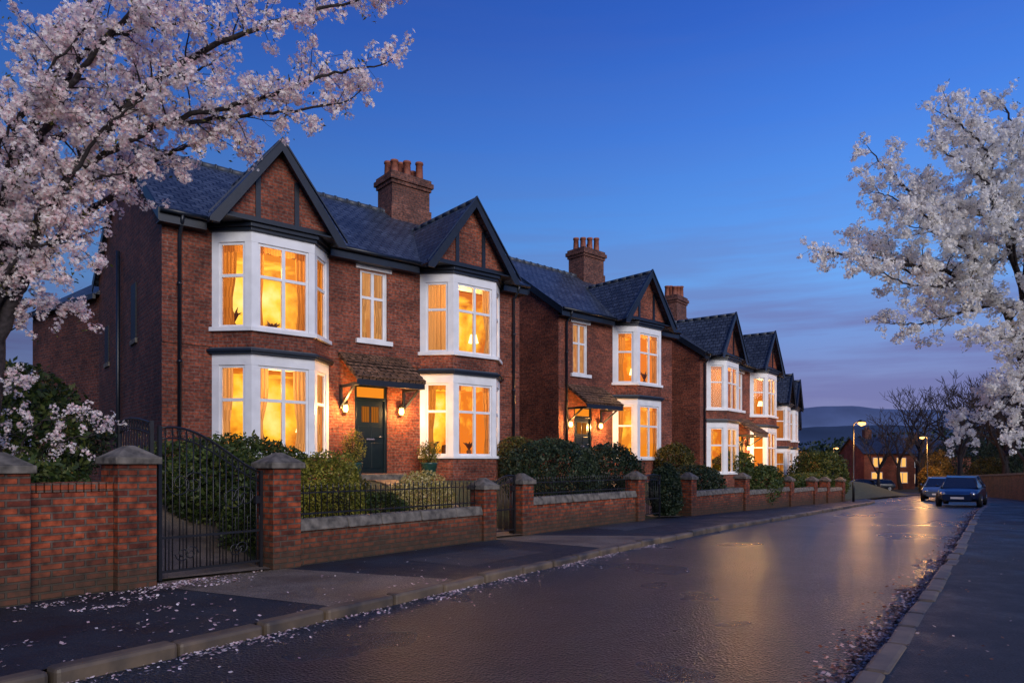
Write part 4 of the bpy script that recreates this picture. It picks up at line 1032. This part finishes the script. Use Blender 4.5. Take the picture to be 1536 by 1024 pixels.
street_lamp(39.5,86,5.2,0,'added distant lit street lamp by the far houses',1200,0)  # extra lamp added to warm the far foliage

# ------------------------------------------------------------------ cars
def carpaint(name,c):
    m,nt,out=newmat(name); b=bsdf(nt,out,c,.28,.2,.5); b.inputs['Coat Weight'].default_value=.4; b.inputs['Coat Roughness'].default_value=.06
    return m
def car(x,y,rot,paint,lab,est=False):
    E=empty('parked_car',(x,y,zr(y)),rot,label=lab,cat='car',group='cars parked along the kerb')
    S=[(-2.15,.70,.38,.72),(-2.08,.80,.30,.92),(-1.7,.87,.24,.97),(-1.0,.89,.22,.98),(0,.90,.22,.96),(.9,.89,.22,.94),(1.5,.86,.24,.85),(1.95,.76,.27,.73),(2.14,.60,.33,.62)]
    mb=MB(); ring=[]
    for (sx,w_,zb,zt) in S:
        pts=[(-w_*.9,zb),(-w_,zb+.16),(-w_*1.0,zt-.22),(-w_*.95,zt-.06),(-w_*.85,zt),(w_*.85,zt),(w_*.95,zt-.06),(w_,zt-.22),(w_,zb+.16),(w_*.9,zb)]
        ring.append([(sx,a,b) for a,b in pts])
    n=10; i0=len(mb.v)
    for r_ in ring: mb.v+=r_
    for k in range(len(ring)-1):
        for j in range(n):
            j2=(j+1)%n; mb.f.append((i0+k*n+j,i0+k*n+j2,i0+(k+1)*n+j2,i0+(k+1)*n+j)); mb.m.append(0); mb.sm.append(True)
    mb.f.append(tuple(i0+j for j in range(n))); mb.f.append(tuple(i0+(len(ring)-1)*n+n-1-j for j in range(n))); mb.m+=[0,0]; mb.sm+=[False,False]
    bd=mb.build('body',[paint],parent=E,uv=False); md=bd.modifiers.new('s','SUBSURF'); md.levels=2; md.render_levels=2
    rear=-1.95 if est else -1.75
    cs=[(rear,.78,.90,.68,.92),(rear+.32,.80,.94,.60,1.32),(-.6,.82,.95,.58,1.43),(.1,.82,.95,.58,1.42),(.45,.82,.94,.57,1.35),(1.2,.78,.88,.70,.90)]
    g=MB(); rf=MB()
    for a,b in zip(cs[:-1],cs[1:]):
        for sg in (-1,1):
            g.face([(a[0],sg*a[1],a[2]),(b[0],sg*b[1],b[2]),(b[0],sg*b[3],b[4]),(a[0],sg*a[3],a[4])],0,True)
    for k,(a,b) in enumerate(zip(cs[:-1],cs[1:])):
        q=[(a[0],-a[3],a[4]),(b[0],-b[3],b[4]),(b[0],b[3],b[4]),(a[0],a[3],a[4])]
        if k in (0,len(cs)-2): g.face(q,0,True)
        else: rf.face([(p[0],p[1],p[2]+.012) for p in q],0,True)
    for sg in (-1,1):
        rf.tube([(rear,sg*.785,.91),(rear+.32,sg*.61,1.33),(-.6,sg*.59,1.435),(.1,sg*.59,1.425),(.45,sg*.58,1.355),(1.2,sg*.71,.91)],.03,6)
        rf.tube([(-.35,sg*.83,.95),(-.3,sg*.59,1.43)],.03,6)
    g.build('windows',[M['darkglass']],parent=E,uv=False); rf.build('roof',[paint],parent=E,uv=False)
    for sx in (-1.35,1.35):
        for sg in (-1,1):
            w_=MB(); yy=sg*.80
            w_.tube([(sx,yy-.10,.32),(sx,yy+.10,.32)],.32,20,0); wh=w_.build('wheel',[M['rubber']],parent=E,uv=False)
            w_=MB(); w_.tube([(sx,yy+sg*.09,.32),(sx,yy+sg*.112,.32)],[.21,.19],12,0); w_.build('rim',[M['chrome']],parent=wh,uv=False)
    for sg in (-1,1):
        h_=MB(); h_.tube([(1.90,sg*.62,.64),(1.99,sg*.58,.62),(2.08,sg*.52,.60)],[.09,.12,.07],10); h_.build('headlight',[M['chrome']],parent=E,uv=False)
        h_=MB(); h_.tube([(.75,sg*.86,.95),(.75,sg*.98,1.0)],[.04,.08],8); h_.build('mirror',[paint],parent=E,uv=False)
        h_=MB(); h_.box(-2.17,-2.10,sg*.5-.14,sg*.5+.14,.66,.8); h_.build('tail_light',[M['tailred']],parent=E,uv=False,bevel=.02)
    b=MB(); b.box(2.04,2.135,-.36,.36,.50,.60); b.build('grille',[M['iron']],parent=E,uv=False,bevel=.015)
    b=MB(); b.box(2.02,2.12,-.42,.42,.30,.40); b.build('bumper_vent',[M['iron']],parent=E,uv=False,bevel=.015)
    b=MB(); b.box(2.13,2.15,-.26,.26,.41,.50); b.build('number_plate',[M['white']],parent=E,uv=False)
    return E
ra=math.atan2(-8.0,-5.6)
car(21.6,33.6,ra-.05,carpaint('navy_car_paint',(.006,.018,.060)),'dark navy saloon car parked facing along the kerb')
car(26.4,43.2,ra,carpaint('grey_blue_car_paint',(.08,.11,.16)),'grey blue estate car parked behind the navy car',True)
car(39.6,80,2.9,carpaint('black_car_paint',(.02,.022,.03)),'dark car parked across the end of the street')
car(43.5,84,3.1,carpaint('grey_car_paint',(.05,.055,.07)),'dark grey car parked near the distant houses',True)
E=empty('wheelie_bin',(13.15,17.0,zr(17)+.1),.6,label='dark wheelie bin with pale lid on the pavement',cat='bin')
mb=MB(); mb.hexa([(-.2,-.24,.06),(.2,-.24,.06),(.2,.24,.06),(-.2,.24,.06),(-.28,-.33,.92),(.28,-.33,.92),(.28,.33,.92),(-.28,.33,.92)]); mb.build('bin_body',[M['iron']],parent=E,bevel=.02)
mb=MB(); mb.hexa([(-.3,-.36,.925),(.3,-.36,.925),(.3,.36,.925),(-.3,.36,.925),(-.27,-.32,.98),(.27,-.32,.98),(.27,.32,1.02),(-.27,.32,1.02)]); mb.build('bin_lid',[M['lead']],parent=E,bevel=.015)
for xa in (-.24,.19):
    mb=MB(); mb.tube([(xa,.26,.1),(xa+.05,.26,.1)],.1,12); mb.build('wheel',[M['rubber']],parent=E)

# ------------------------------------------------------------------ petals
def scatter(P,size,mat,name,lab):
    n=len(P); Nn=np.tile([0,0,1.0],(n,1)); V,F=leafquads(P,size,Nn,.75,.25); npmesh(name,V,F,mat,kind='stuff',label=lab,cat='petals')
def along(poly,n,side,spread,ymax,zo,ymin=-1):
    P=resample(poly,3000); P=P[(P[:,1]<ymax)&(P[:,1]>ymin)]; T=np.gradient(P,axis=0); T/=np.linalg.norm(T,axis=1,keepdims=True)
    i=rng.integers(0,len(P),n); keep=np.sin(P[i][:,1]*2.3)+np.sin(P[i][:,1]*5.1+1)>rng.uniform(-2,1.6,n)
    i=i[keep]; o=np.abs(rng.exponential(spread,len(i)))*side
    x=P[i][:,0]+T[i][:,1]*o; y=P[i][:,1]-T[i][:,0]*o
    return np.stack([x,y,np.array([zr(v) for v in y])+zo],axis=1)
scatter(along(LK,4400,1,.10,14,.008),.017,M['petal'],'fallen_petals','pale petals lying in the gutter beside the kerb')
A=along(LK,600,-1,.35,9,.118); A2=[]
for _ in range(30):
    s=rng.normal(-2.4,1.4); q=-rng.uniform(.1,3.0) if rng.random()<.45 else -abs(rng.exponential(.4))-.1
    for __ in range(int(rng.integers(10,75))):
        x,y=WL(s+rng.normal(0,.17),min(-.14,q+rng.normal(0,.09))); A2.append((x,y,.112))
for _ in range(140):
    x,y=WL(rng.normal(-1.8,2.3),-rng.uniform(.15,3.3)); A2.append((x,y,.112))
def leftof(P):
    out=[]
    for p in P:
        j=np.argmin(((LKoR-np.array(p[:2]))**2).sum(1)); d=(p[0]-LKoR[j][0])*TG[j][1]-(p[1]-LKoR[j][1])*TG[j][0]
        if d<0: out.append(p)
    return np.array(out)
scatter(np.concatenate([leftof(A2),leftof(A)]),.018,M['petal'],'fallen_petals','pale petals scattered over the dark pavement')
scatter(np.concatenate([along(RK,15000,-1,.085,30,.012,2),along(RK,9000,-1,.075,9,.014,3)]),.022,M['litter'],'fallen_leaves','brown leaves and petals gathered in the gutter')
scatter(along(RK,450,1,.9,20,.118,2),.015,M['litter'],'fallen_leaves','brown leaves and petals strewn over the pavement')
scatter(along(LK,160,1,1.0,14,.008),.014,M['petal'],'fallen_petals','single petals strewn across the wet road')
print('done')
